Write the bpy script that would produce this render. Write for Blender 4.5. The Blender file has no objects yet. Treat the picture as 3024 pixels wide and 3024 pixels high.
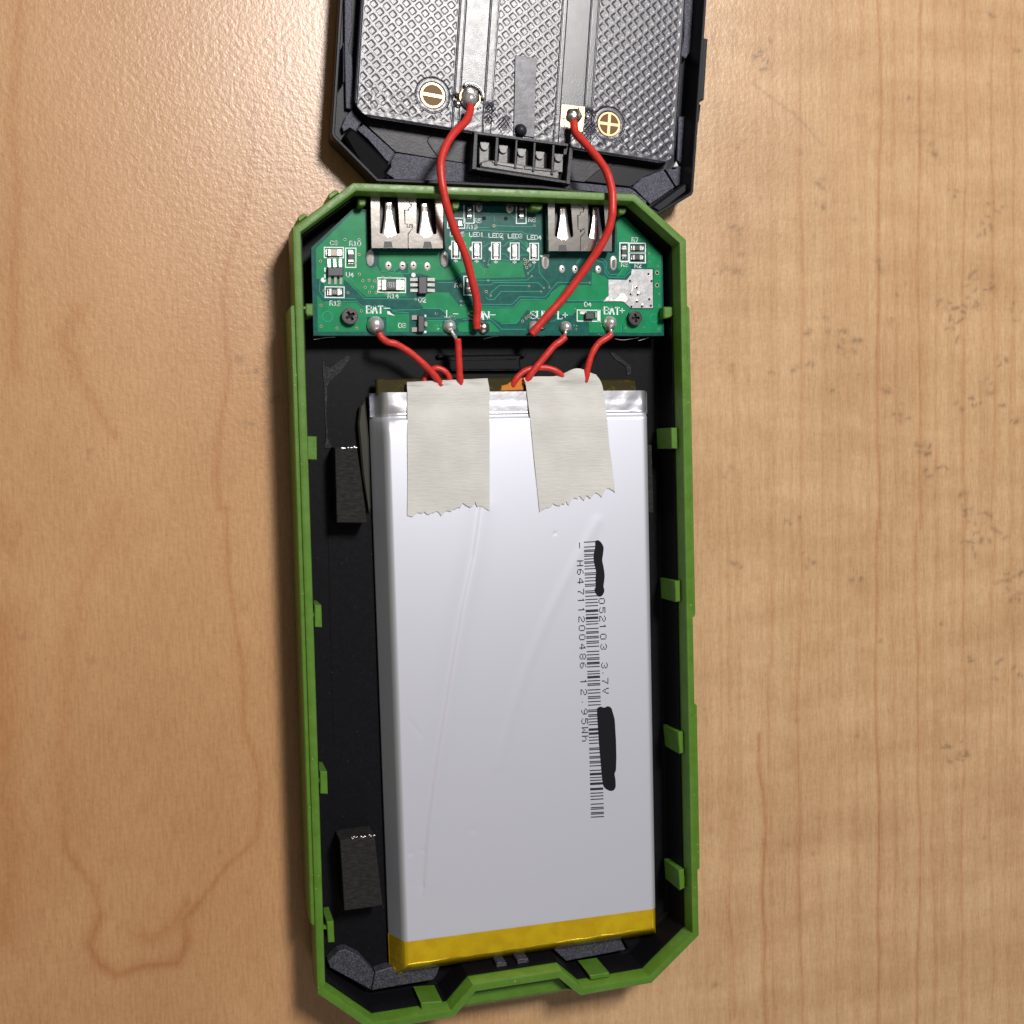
import bpy, bmesh, math, random
import numpy as np
from mathutils import Vector, Matrix, Euler
from mathutils.geometry import tessellate_polygon

S = 0.001            # everything below is written in millimetres
random.seed(7); rng = np.random.default_rng(7)
scene = bpy.context.scene
col = scene.collection

# ------------------------------------------------------------------ camera
CAM = np.array([-59.2168, 28.4399, 216.5398])
EUL = (-0.0454425, -0.2879832, -0.0240200)
FPX = 3400.0
cam_data = bpy.data.cameras.new('camera'); cam = bpy.data.objects.new('camera', cam_data); col.objects.link(cam)
cam.location = Vector(CAM) * S; cam.rotation_euler = EUL
cam_data.sensor_width = 36.0; cam_data.lens = 36.0 * FPX / 3024.0
cam_data.clip_start = 0.005; cam_data.clip_end = 20.0
scene.camera = cam
scene.render.resolution_x = scene.render.resolution_y = 1024

# ------------------------------------------------------------------ light
world = bpy.data.worlds.new('World'); scene.world = world; world.use_nodes = True
wn = world.node_tree; bg = wn.nodes['Background']
bg.inputs['Strength'].default_value = 0.155
_tc = wn.nodes.new('ShaderNodeTexCoord'); _sx = wn.nodes.new('ShaderNodeSeparateXYZ'); wn.links.new(_tc.outputs['Generated'], _sx.inputs[0])
_mr = wn.nodes.new('ShaderNodeMapRange'); _mr.inputs['From Min'].default_value = -1; _mr.inputs['From Max'].default_value = 1; wn.links.new(_sx.outputs['X'], _mr.inputs['Value'])
_cr = wn.nodes.new('ShaderNodeValToRGB'); _cr.color_ramp.elements[0].color = (1.0, .84, .66, 1); _cr.color_ramp.elements[1].color = (.26, .42, .80, 1)
_e = _cr.color_ramp.elements.new(.55); _e.color = (1.0, .94, .88, 1)
wn.links.new(_mr.outputs['Result'], _cr.inputs['Fac']); wn.links.new(_cr.outputs['Color'], bg.inputs['Color'])

def area(name, loc, aim, sx, sy, power, colr):
    d = bpy.data.lights.new(name, 'AREA'); d.shape = 'RECTANGLE'; d.size = sx * S; d.size_y = sy * S
    d.energy = power; d.color = colr
    o = bpy.data.objects.new(name, d); col.objects.link(o)
    o.location = Vector(loc) * S
    o.rotation_euler = (Vector(aim) - Vector(loc)).to_track_quat('-Z', 'Y').to_euler()
    return o
area('ceiling_lamp', (130, 336, 560), (0, 20, 0), 98, 150, 5.3, (1.0, 0.965, 0.93))
area('south_fill_lamp', (250, -1500, 900), (0, 0, 0), 700, 300, 3.6, (1.0, .95, .90))  # unseen fill light added so the amber tape's rounded end catches a highlight
scene.view_settings.view_transform = 'Standard'; scene.view_settings.look = 'None'
scene.view_settings.exposure = 0.0; scene.view_settings.gamma = 1.0
scene.cycles.use_denoising = True
scene.cycles.max_bounces = 8

# ------------------------------------------------------------------ helpers
ROT = np.array(Euler(EUL, 'XYZ').to_matrix())
def U(px, py, z):
    """a point of the photograph (3024 px wide) taken to the height z above the table, in mm"""
    d = ROT @ np.array([(px - 1512) / FPX, -(py - 1512) / FPX, -1.0])
    t = (z - CAM[2]) / d[2]
    p = CAM + t * d
    return (float(p[0]), float(p[1]), float(z))
def UU(pts, z): return [U(p[0], p[1], z) for p in pts]
def Z(ox, oy, sc): return lambda x, y: (ox + x / sc, oy + y / sc)
Z3 = Z(860, 520, 3.22); Z4 = Z(1260, 540, 3.864); Z5 = Z(1540, 540, 3.45)
ZA = Z(940, 0, 3.22); ZB = Z(1500, 0, 2.76); ZC = Z(1380, 120, 4.39); ZD = Z(1880, 0, 2.76)
ZE = Z(860, 2300, 2.668); ZF = Z(1440, 2424, 2.76); ZG = Z(1220, 2700, 3.715); ZH = Z(840, 640, 2.542)
ZI = Z(1200, 1000, 2.76); ZJ = Z(840, 1000, 2.76); ZK = Z(1440, 1000, 2.76)
def ZZ(f, pts): return [f(*p) for p in pts]

def mesh_obj(name, verts, faces, mat, parent=None, smooth=False):
    me = bpy.data.meshes.new(name)
    me.from_pydata([(v[0] * S, v[1] * S, v[2] * S) for v in verts], [], faces)
    me.materials.append(mat); me.validate(); me.update()
    if smooth:
        me.polygons.foreach_set('use_smooth', [True] * len(me.polygons))
        if smooth != 'all': me.set_sharp_from_angle(angle=math.radians(smooth if smooth > 1 else 40))
    o = bpy.data.objects.new(name, me); col.objects.link(o)
    if parent is not None: o.parent = parent
    return o
class MB:
    def __init__(s): s.v = []; s.f = []
    def add(s, v, f):
        n = len(s.v); s.v += [tuple(p) for p in v]; s.f += [tuple(i + n for i in q) for q in f]
        return s
    def build(s, name, mat, parent=None, smooth=False): return mesh_obj(name, s.v, s.f, mat, parent, smooth)
def thing(name, label, cat, loc=(0, 0, 0), group=None):
    o = bpy.data.objects.new(name, None); col.objects.link(o); o.empty_display_size = 0.01
    o['label'] = label; o['category'] = cat
    if group: o['group'] = group
    return o
def tag(o, label, cat, group=None):
    o['label'] = label; o['category'] = cat
    if group: o['group'] = group
    return o

def area2(p): return sum(p[i][0] * p[(i + 1) % len(p)][1] - p[(i + 1) % len(p)][0] * p[i][1] for i in range(len(p))) / 2
def offset(poly, d):
    """inward offset (mm) of a polygon of 2-D points, mitred"""
    sgn = 1 if area2(poly) > 0 else -1
    n = len(poly); out = []
    for i in range(n):
        a, b, c = (np.array(poly[(i + k) % n][:2], float) for k in (-1, 0, 1))
        e1 = (b - a) / (np.linalg.norm(b - a) + 1e-12); e2 = (c - b) / (np.linalg.norm(c - b) + 1e-12)
        n1 = np.array([-e1[1], e1[0]]) * sgn; n2 = np.array([-e2[1], e2[0]]) * sgn
        m = n1 + n2; k = d / max(0.25, (1 + n1 @ n2))
        out.append(tuple(b + m * k))
    return out
def prism(outer, z0, z1, holes=(), bev=0.0, mb=None):
    """closed prism between z0 and z1 over a polygon with holes; bev chamfers the top edge"""
    mb = mb or MB()
    outer = [tuple(p[:2]) for p in outer]
    if area2(outer) < 0: outer = outer[::-1]
    hs = []
    for h in holes:
        h = [tuple(p[:2]) for p in h]
        hs.append(h[::-1] if area2(h) > 0 else h)
    top = offset(outer, bev) if bev else outer
    base = len(mb.v)
    loops = [outer] + hs; tops = [top] + hs
    flat_t = [p for l in tops for p in l]
    tris = tessellate_polygon([[Vector((p[0], p[1], 0)) for p in l] for l in tops])
    n = len(flat_t)
    mb.v += [(p[0], p[1], z1) for p in flat_t]
    flat_o = [p for l in loops for p in l]
    mb.v += [(p[0], p[1], z0) for p in flat_o]
    if bev: mb.v += [(p[0], p[1], z1 - bev) for p in flat_o]
    for t in tris:
        a, b, c = t
        ar = (flat_t[b][0]-flat_t[a][0])*(flat_t[c][1]-flat_t[a][1])-(flat_t[c][0]-flat_t[a][0])*(flat_t[b][1]-flat_t[a][1])
        if abs(ar) < 1e-9: continue
        if ar < 0: t = (a, c, b)
        mb.f.append(tuple(base + i for i in t)); mb.f.append(tuple(base + n + i for i in reversed(t)))
    k = 0
    for l in loops:
        m = len(l)
        for i in range(m):
            j = (i + 1) % m
            if bev:
                mb.f.append((base+n+k+i, base+n+k+j, base+2*n+k+j, base+2*n+k+i))
                mb.f.append((base+2*n+k+i, base+2*n+k+j, base+k+j, base+k+i))
            else:
                mb.f.append((base+n+k+i, base+n+k+j, base+k+j, base+k+i))
        k += m
    return mb
def ppx(pts, z1, z0, bev=0.0, mb=None, holes=()):
    return prism(UU(pts, z1), z0, z1, [UU(h, z1) for h in holes], bev, mb)
def rings(poly, prof, closed=True, mb=None):
    """loft of inward offsets: prof = [(inset, z)...]"""
    mb = mb or MB(); base = len(mb.v); n = len(poly)
    p2 = [p[:2] for p in poly]
    if area2(p2) < 0: p2 = p2[::-1]
    for ins, z in prof: mb.v += [(p[0], p[1], z) for p in offset(p2, ins)]
    m = len(prof)
    for k in range(m if closed else m - 1):
        k2 = (k + 1) % m
        for i in range(n):
            j = (i + 1) % n
            mb.f.append((base+k*n+i, base+k*n+j, base+k2*n+j, base+k2*n+i))
    return mb
def circ(c, r, n=20, ry=None, a0=0.0): return [(c[0] + r * math.cos(a0 + 2*math.pi*i/n), c[1] + (ry or r) * math.sin(a0 + 2*math.pi*i/n)) for i in range(n)]
def roundpoly(pts, r, seg=4):
    out = []; n = len(pts)
    for i in range(n):
        a, b, c = (np.array(pts[(i+k) % n][:2], float) for k in (-1, 0, 1))
        u = a - b; w = c - b; lu = np.linalg.norm(u); lw = np.linalg.norm(w)
        d = min(r, lu * .48, lw * .48); p = b + u / lu * d; q = b + w / lw * d
        for s in range(seg + 1):
            t = s / seg; out.append(tuple((1-t)**2 * p + 2*t*(1-t) * b + t*t * q))
    return out
def dome(c, r, z0, h, mb=None, seg=18, nr=6, lump=0.0, ry=None):
    mb = mb or MB(); base = len(mb.v); ry = ry or r
    for k in range(nr):
        t = k / nr * math.pi / 2
        for i in range(seg):
            a = 2*math.pi*i/seg; q = 1 + lump * math.sin(3*a + c[0]) * (k/nr) + lump * math.cos(5*a+k)
            mb.v.append((c[0] + r*math.cos(t)*math.cos(a)*q, c[1] + ry*math.cos(t)*math.sin(a)*q, z0 + h*math.sin(t)))
    mb.v.append((c[0], c[1], z0 + h)); top = len(mb.v) - 1
    mb.v.append((c[0], c[1], z0)); bot = len(mb.v) - 1
    for k in range(nr - 1):
        for i in range(seg):
            j = (i+1) % seg; mb.f.append((base+k*seg+i, base+k*seg+j, base+(k+1)*seg+j, base+(k+1)*seg+i))
    for i in range(seg):
        j = (i+1) % seg; mb.f.append((base+(nr-1)*seg+i, base+(nr-1)*seg+j, top)); mb.f.append((base+j, base+i, bot))
    return mb
def spline(P, n=10):
    P = [np.array(p, float) for p in P]; P = [2*P[0]-P[1]] + P + [2*P[-1]-P[-2]]; out = []
    for i in range(1, len(P) - 2):
        for k in range(n):
            t = k / n; a, b, c, d = P[i-1:i+3]
            out.append(0.5*((2*b) + (-a+c)*t + (2*a-5*b+4*c-d)*t*t + (-a+3*b-3*c+d)*t**3))
    out.append(P[-2]); return out
def tube(P, r, seg=14, n=8, mb=None, r_end=None, cap=True, wob=0.0):
    mb = mb or MB(); pts = spline(P, n) if n > 1 else [np.array(p, float) for p in P]
    base = len(mb.v); up = np.array([0, 0, 1.0]); N = len(pts)
    for i, p in enumerate(pts):
        t = pts[min(i+1, N-1)] - pts[max(i-1, 0)]; t = t / (np.linalg.norm(t) + 1e-12)
        s = np.cross(t, up)
        if np.linalg.norm(s) < 1e-3: s = np.array([1.0, 0, 0])
        s /= np.linalg.norm(s); u = np.cross(s, t)
        rr = r
        if cap and (i == 0 or i == N - 1): rr = r * 0.78
        rr *= 1 + wob * math.sin(i * 1.7) * .5 + wob * math.sin(i * .63)
        for k in range(seg):
            a = 2*math.pi*k/seg; mb.v.append(tuple(p + rr*(math.cos(a)*s + math.sin(a)*u)))
    for i in range(N - 1):
        for k in range(seg):
            j = (k+1) % seg; mb.f.append((base+i*seg+k, base+i*seg+j, base+(i+1)*seg+j, base+(i+1)*seg+k))
    mb.f.append(tuple(base + k for k in range(seg))[::-1]); mb.f.append(tuple(base+(N-1)*seg+k for k in range(seg)))
    return mb
def strip_line(pts, w, z, h=0.02, mb=None):
    """flat ribbon of width w (mm) along a world polyline, h thick"""
    mb = mb or MB(); P = [np.array(p[:2], float) for p in pts]; L = []; R = []
    for i in range(len(P)):
        a = P[max(i-1, 0)]; b = P[min(i+1, len(P)-1)]; t = (b - a) / (np.linalg.norm(b - a) + 1e-12)
        nn = np.array([-t[1], t[0]]) * w / 2
        if 0 < i < len(P) - 1:
            t1 = (P[i]-a)/(np.linalg.norm(P[i]-a)+1e-12); c = max(.5, t1 @ t); nn = nn / c
        L.append(P[i] + nn); R.append(P[i] - nn)
    base = len(mb.v); n = len(P)
    for q in (L, R): mb.v += [(p[0], p[1], z + h) for p in q]
    for q in (L, R): mb.v += [(p[0], p[1], z) for p in q]
    for i in range(n - 1):
        mb.f.append((base+n+i, base+n+i+1, base+i+1, base+i))
        mb.f.append((base+i, base+i+1, base+2*n+i+1, base+2*n+i)); mb.f.append((base+3*n+i, base+3*n+i+1, base+n+i+1, base+n+i))
    return mb
def px2mm(p): return p / 16.4

# ------------------------------------------------------------------ materials
def mat(name, colr, rough=0.5, metal=0.0, spec=0.5, bump=None, var=None, coat=0.0, trans=0.0, alpha=1.0, roughvar=None, flecks=None, scl=(1, 1, 1)):
    """bump=(scale per mm, distance mm, detail); var=(scale per mm, second colour, low, high)"""
    m = bpy.data.materials.new(name); m.use_nodes = True; nt = m.node_tree; b = nt.nodes['Principled BSDF']
    b.inputs['Base Color'].default_value = (*colr, 1); b.inputs['Roughness'].default_value = rough
    b.inputs['Metallic'].default_value = metal; b.inputs['Specular IOR Level'].default_value = spec
    b.inputs['Coat Weight'].default_value = coat; b.inputs['Coat Roughness'].default_value = 0.15
    b.inputs['Transmission Weight'].default_value = trans; b.inputs['Alpha'].default_value = alpha
    tc = nt.nodes.new('ShaderNodeTexCoord'); mp = nt.nodes.new('ShaderNodeMapping')
    mp.inputs['Scale'].default_value = (scl[0] / S, scl[1] / S, scl[2] / S)
    nt.links.new(tc.outputs['Object'], mp.inputs['Vector'])
    def noise(scale, detail=3, rgh=.55):
        n = nt.nodes.new('ShaderNodeTexNoise'); n.inputs['Scale'].default_value = scale; n.inputs['Detail'].default_value = detail
        n.inputs['Roughness'].default_value = rgh
        nt.links.new(mp.outputs['Vector'], n.inputs['Vector']); return n
    if var:
        n = noise(var[0], 4); r = nt.nodes.new('ShaderNodeValToRGB')
        r.color_ramp.elements[0].position = var[2]; r.color_ramp.elements[0].color = (*colr, 1)
        r.color_ramp.elements[1].position = var[3]; r.color_ramp.elements[1].color = (*var[1], 1)
        nt.links.new(n.outputs['Fac'], r.inputs['Fac']); nt.links.new(r.outputs['Color'], b.inputs['Base Color'])
    if flecks:
        n = noise(flecks[0], 2, .6); r2 = nt.nodes.new('ShaderNodeMapRange'); r2.inputs['From Min'].default_value = flecks[2]; r2.inputs['From Max'].default_value = flecks[3]
        nt.links.new(n.outputs['Fac'], r2.inputs['Value']); x = nt.nodes.new('ShaderNodeMix'); x.data_type = 'RGBA'
        nt.links.new(r2.outputs['Result'], x.inputs[0]); x.inputs[7].default_value = (*flecks[1], 1)
        if b.inputs['Base Color'].is_linked:
            src = b.inputs['Base Color'].links[0].from_socket; nt.links.new(src, x.inputs[6])
        else: x.inputs[6].default_value = (*colr, 1)
        nt.links.new(x.outputs[2], b.inputs['Base Color'])
    if roughvar:
        n = noise(roughvar[0], 3); mr = nt.nodes.new('ShaderNodeMapRange')
        mr.inputs['From Min'].default_value = .3; mr.inputs['From Max'].default_value = .7
        mr.inputs['To Min'].default_value = roughvar[1]; mr.inputs['To Max'].default_value = roughvar[2]
        nt.links.new(n.outputs['Fac'], mr.inputs['Value']); nt.links.new(mr.outputs['Result'], b.inputs['Roughness'])
    if bump:
        n = noise(bump[0], bump[2] if len(bump) > 2 else 2); bp = nt.nodes.new('ShaderNodeBump')
        bp.inputs['Distance'].default_value = bump[1] * S * 0.4; bp.inputs['Strength'].default_value = 1.0
        nt.links.new(n.outputs['Fac'], bp.inputs['Height']); nt.links.new(bp.outputs['Normal'], b.inputs['Normal'])
    return m
M = {}
M['green'] = mat('green_plastic', (.062, .146, .010), .40, spec=.4, bump=(3.0, .06, 3), var=(.35, (.078, .180, .020), .35, .7), flecks=(1.6, (.30, .40, .20), .72, .76), roughvar=(1.2, .32, .5))
M['green_side'] = mat('green_plastic_side', (.075, .19, .014), .36, bump=(1.5, .02))
M['tub'] = mat('black_plastic_tub', (.005, .005, .006), .40, spec=.10, bump=(5.0, .05, 3), var=(1.4, (.007, .007, .010), .45, .75), flecks=(3.2, (.10, .10, .11), .73, .78))
M['tub_rough'] = mat('black_spark_plastic_glare', (.018, .018, .024), .5, bump=(6.0, .22, 3), var=(3.0, (.085, .082, .11), .40, .72))  # grey speckle is glare painted into the black textured plastic
M['tub_mid'] = mat('black_speckled_plastic', (.006, .006, .008), .45, spec=.16, bump=(6.0, .12, 3), var=(3.0, (.045, .045, .055), .5, .74))  # lighter grey speckle for the tub ridges
M['lid'] = mat('black_lid_plastic', (.008, .008, .012), .40, spec=.15, bump=(4.0, .04, 3))
M['lid_floor'] = mat('black_lid_spark_texture', (.018, .018, .030), .45, spec=.25, bump=(5.5, .16, 3), var=(4.0, (.115, .115, .165), .42, .74))
M['lid_smooth'] = mat('black_lid_pocket', (.012, .012, .017), .42, spec=.25, bump=(2.5, .08, 4), var=(.9, (.035, .035, .048), .45, .75))
M['panel'] = mat('black_panel_plastic', (.024, .023, .036), .30, spec=.48, bump=(4.2, .05, 3), roughvar=(.8, .28, .33))
M['strip'] = mat('black_adhesive_strip', (.035, .035, .048), .40, spec=.4, bump=(1.3, .07, 2), var=(.55, (.11, .11, .14), .4, .65))
M['gold'] = mat('gold_plating', (.62, .36, .16), .36, metal=.9, bump=(3.0, .02))
M['copper'] = mat('dull_copper', (.50, .26, .14), .42, metal=.7, bump=(6.0, .02))
M['gap'] = mat('matt_black_slot_shade', (.004, .004, .005), .6, spec=.05)  # deep black painted for the shade inside the lid's chamfer slot
M['flux'] = mat('burnt_flux', (.05, .028, .012), .2, spec=.6, bump=(2, .1))
M['via'] = mat('tarnished_via_ring', (.32, .29, .20), .4, metal=.4)
M['brown'] = mat('brown_laminate', (.16, .095, .045), .35, spec=.04)
M['solder'] = mat('solder', (.72, .71, .70), .17, metal=.75, bump=(1.4, .16, 2), roughvar=(1.5, .22, .4))
M['solder_dull'] = mat('dull_solder', (.46, .44, .43), .30, metal=1.0, bump=(1.9, .18, 3), var=(2.0, (.20, .17, .14), .5, .75))
M['red'] = mat('red_wire_insulation', (.52, .030, .022), .42, spec=.4, bump=(2.2, .03), var=(1.6, (.45, .025, .020), .4, .7))
M['mask_dark'] = mat('dark_solder_mask', (.004, .070, .060), .28, spec=.18, var=(.9, (.008, .105, .082), .4, .7))
M['mask_green'] = mat('green_solder_mask', (.003, .175, .066), .28, spec=.2, var=(.5, (.008, .225, .085), .35, .7))
M['mask_line'] = mat('solder_mask_track_edge', (.02, .26, .17), .30, spec=.2)
M['board_edge'] = mat('board_edge_laminate', (.20, .20, .13), .7, bump=(5, .05))
M['silk'] = mat('white_silkscreen', (.66, .74, .74), .6)
M['tin'] = mat('tinned_copper', (.30, .30, .31), .42, metal=.6, bump=(.8, .10, 3), var=(.8, (.40, .40, .40), .45, .7))
M['pin'] = mat('shiny_tinned_pad', (.70, .68, .64), .34, metal=.6, bump=(1.2, .1))
M['steel'] = mat('nickel_plated_steel', (.56, .52, .48), .16, metal=1.0, bump=(.5, .03, 2))
M['black'] = mat('black_component_plastic', (.016, .016, .019), .45, bump=(6, .02))
M['hole'] = mat('dark_plated_hole', (.004, .004, .004), .8)
M['chip'] = mat('grey_black_package', (.030, .030, .036), .42, bump=(6, .02))
M['ceramic'] = mat('tan_ceramic', (.42, .33, .26), .4)
M['terminal'] = mat('resistor_terminal', (.72, .70, .66), .25, metal=.9)
M['led'] = mat('led_lens', (.82, .82, .80), .3, coat=.5)
M['screw'] = mat('blackened_screw', (.055, .050, .050), .34, metal=.7, bump=(3, .03))
M['foil'] = mat('aluminium_pouch_foil', (.70, .71, .79), .42, metal=.62, bump=(6.0, .014, 3))
M['foil_bright'] = mat('bright_pouch_seal', (.70, .70, .75), .32, metal=.8, bump=(.4, .16, 2))
M['foil_side'] = mat('pouch_side_fold', (.035, .035, .028), .5, metal=.2, spec=.2)  # dark reflection on the folded foil, painted in as near-black colour
M['kapton'] = mat('amber_polyimide_tape', (.74, .47, .006), .24, metal=.55, coat=.5, bump=(.45, .22, 3), var=(.3, (.84, .58, .010), .4, .65))
M['kapton_dark'] = mat('polyimide_over_black_board', (.030, .024, .004), .14, coat=.8, bump=(.8, .15, 3), var=(.45, (.10, .075, .006), .56, .76))
M['orange'] = mat('wire_end_under_amber_tape', (.50, .17, .015), .25, coat=.6, bump=(1, .05))
M['foam'] = mat('black_foam', (.010, .010, .010), .8, spec=.2, bump=(3.0, .30, 3), var=(1.6, (.024, .023, .021), .4, .7), scl=(.5, 1.6, 1))
M['foam_glue'] = mat('shiny_glue_edge', (.05, .05, .055), .12, bump=(2.5, .3))
M['ink'] = mat('black_print_ink', (.012, .012, .022), .5)
M['marker'] = mat('black_marker_ink', (.008, .008, .011), .38, spec=.2, bump=(1.0, .02))
M['lightpipe'] = mat('grey_translucent_plastic', (.17, .165, .17), .4, bump=(3, .04))
M['lightpipe_dim'] = mat('grey_light_guide_bar', (.085, .083, .085), .42, bump=(2.0, .08, 3), var=(1.4, (.15, .145, .14), .45, .75))

# masking tape: creped paper
def tape_mat():
    m = mat('masking_tape_paper', (.56, .55, .52), .62, spec=.3)
    nt = m.node_tree; b = nt.nodes['Principled BSDF']
    tc = nt.nodes.new('ShaderNodeTexCoord'); mp = nt.nodes.new('ShaderNodeMapping'); mp.inputs['Scale'].default_value = (.45 / S, 2.8 / S, 1 / S)
    nt.links.new(tc.outputs['Object'], mp.inputs['Vector'])
    n = nt.nodes.new('ShaderNodeTexNoise'); n.inputs['Scale'].default_value = 1.0; n.inputs['Detail'].default_value = 4; n.inputs['Distortion'].default_value = .4
    nt.links.new(mp.outputs['Vector'], n.inputs['Vector'])
    bp = nt.nodes.new('ShaderNodeBump'); bp.inputs['Distance'].default_value = .10 * S
    nt.links.new(n.outputs['Fac'], bp.inputs['Height']); nt.links.new(bp.outputs['Normal'], b.inputs['Normal'])
    n2 = nt.nodes.new('ShaderNodeTexNoise'); n2.inputs['Scale'].default_value = .16 / S; n2.inputs['Detail'].default_value = 3
    nt.links.new(tc.outputs['Object'], n2.inputs['Vector'])
    r = nt.nodes.new('ShaderNodeValToRGB'); r.color_ramp.elements[0].color = (.475, .465, .435, 1); r.color_ramp.elements[1].color = (.53, .52, .49, 1)
    r.color_ramp.elements[0].position = .35; r.color_ramp.elements[1].position = .65
    nt.links.new(n2.outputs['Fac'], r.inputs['Fac']); nt.links.new(r.outputs['Color'], b.inputs['Base Color'])
    return m
M['tape'] = tape_mat()

# ------------------------------------------------------------------ the table
def wood_mat():
    m = bpy.data.materials.new('maple_laminate'); m.use_nodes = True; nt = m.node_tree; N = nt.nodes; L = nt.links
    b = N['Principled BSDF']; tc = N.new('ShaderNodeTexCoord')
    def mapping(sx, sy):
        mp = N.new('ShaderNodeMapping'); mp.inputs['Scale'].default_value = (sx / S, sy / S, 1 / S); L.new(tc.outputs['Object'], mp.inputs['Vector']); return mp
    def noise(sx, sy, detail, rgh=.6, dist=0):
        n = N.new('ShaderNodeTexNoise'); n.inputs['Scale'].default_value = 1; n.inputs['Detail'].default_value = detail
        n.inputs['Roughness'].default_value = rgh; n.inputs['Distortion'].default_value = dist
        L.new(mapping(sx, sy).outputs['Vector'], n.inputs['Vector']); return n
    def ramp(src, a, b_, ca, cb):
        r = N.new('ShaderNodeValToRGB'); r.color_ramp.elements[0].position = a; r.color_ramp.elements[1].position = b_
        r.color_ramp.elements[0].color = (*ca, 1); r.color_ramp.elements[1].color = (*cb, 1); L.new(src, r.inputs['Fac']); return r.outputs['Color']
    def mix(kind, a, b_, fac):
        x = N.new('ShaderNodeMix'); x.data_type = 'RGBA'; x.blend_type = kind
        for sock, v in ((x.inputs[0], fac), (x.inputs[6], a), (x.inputs[7], b_)):
            if isinstance(v, (int, float)): sock.default_value = v
            elif isinstance(v, tuple): sock.default_value = (*v, 1)
            else: L.new(v, sock)
        return x.outputs[2]
    at = N.new('ShaderNodeAttribute'); at.attribute_name = 'marks'; sep = N.new('ShaderNodeSeparateColor'); L.new(at.outputs['Color'], sep.inputs['Color'])
    right = sep.outputs['Blue']
    left_c = ramp(noise(.012, .006, 4, .55, .4).outputs['Fac'], .33, .68, (.400, .216, .096), (.505, .297, .146))
    right_c = ramp(noise(.028, .085, 4, .65).outputs['Fac'], .36, .64, (.475, .303, .160), (.555, .372, .208))
    c = mix('MIX', left_c, right_c, right)
    c = mix('MULTIPLY', c, ramp(noise(.05, .022, 3, .6).outputs['Fac'], .3, .62, (.90, .86, .82), (1, 1, 1)), .7)
    c = mix('MULTIPLY', c, ramp(noise(2.2, .22, 4, .7).outputs['Fac'], .36, .58, (.82, .75, .69), (1, 1, 1)), .7)
    c = mix('MULTIPLY', c, ramp(noise(1.4, 1.1, 4, .75).outputs['Fac'], .40, .54, (.86, .82, .79), (1, 1, 1)), .5)
    vl = ramp(noise(.55, .010, 3, .65).outputs['Fac'], .38, .58, (.80, .70, .60), (1, 1, 1))
    vm = N.new('ShaderNodeMath'); vm.operation = 'MULTIPLY'; vm.inputs[1].default_value = .38; L.new(right, vm.inputs[0])
    c = mix('MULTIPLY', c, vl, vm.outputs[0])
    c = mix('MULTIPLY', c, (.74, .52, .36), sep.outputs['Red'])
    c = mix('MIX', c, (.13, .075, .045), sep.outputs['Green'])
    L.new(c, b.inputs['Base Color'])
    b.inputs['Roughness'].default_value = .33; b.inputs['Specular IOR Level'].default_value = .6
    n1 = noise(1.15, 1.0, 2, .5); n2 = noise(3.0, 2.6, 2, .5)
    ad = N.new('ShaderNodeMath'); ad.operation = 'MULTIPLY_ADD'; ad.inputs[1].default_value = .35; L.new(n2.outputs['Fac'], ad.inputs[0]); L.new(n1.outputs['Fac'], ad.inputs[2])
    bp = N.new('ShaderNodeBump'); bp.inputs['Distance'].default_value = .055 * S; L.new(ad.outputs[0], bp.inputs['Height']); L.new(bp.outputs['Normal'], b.inputs['Normal'])
    return m
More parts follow.
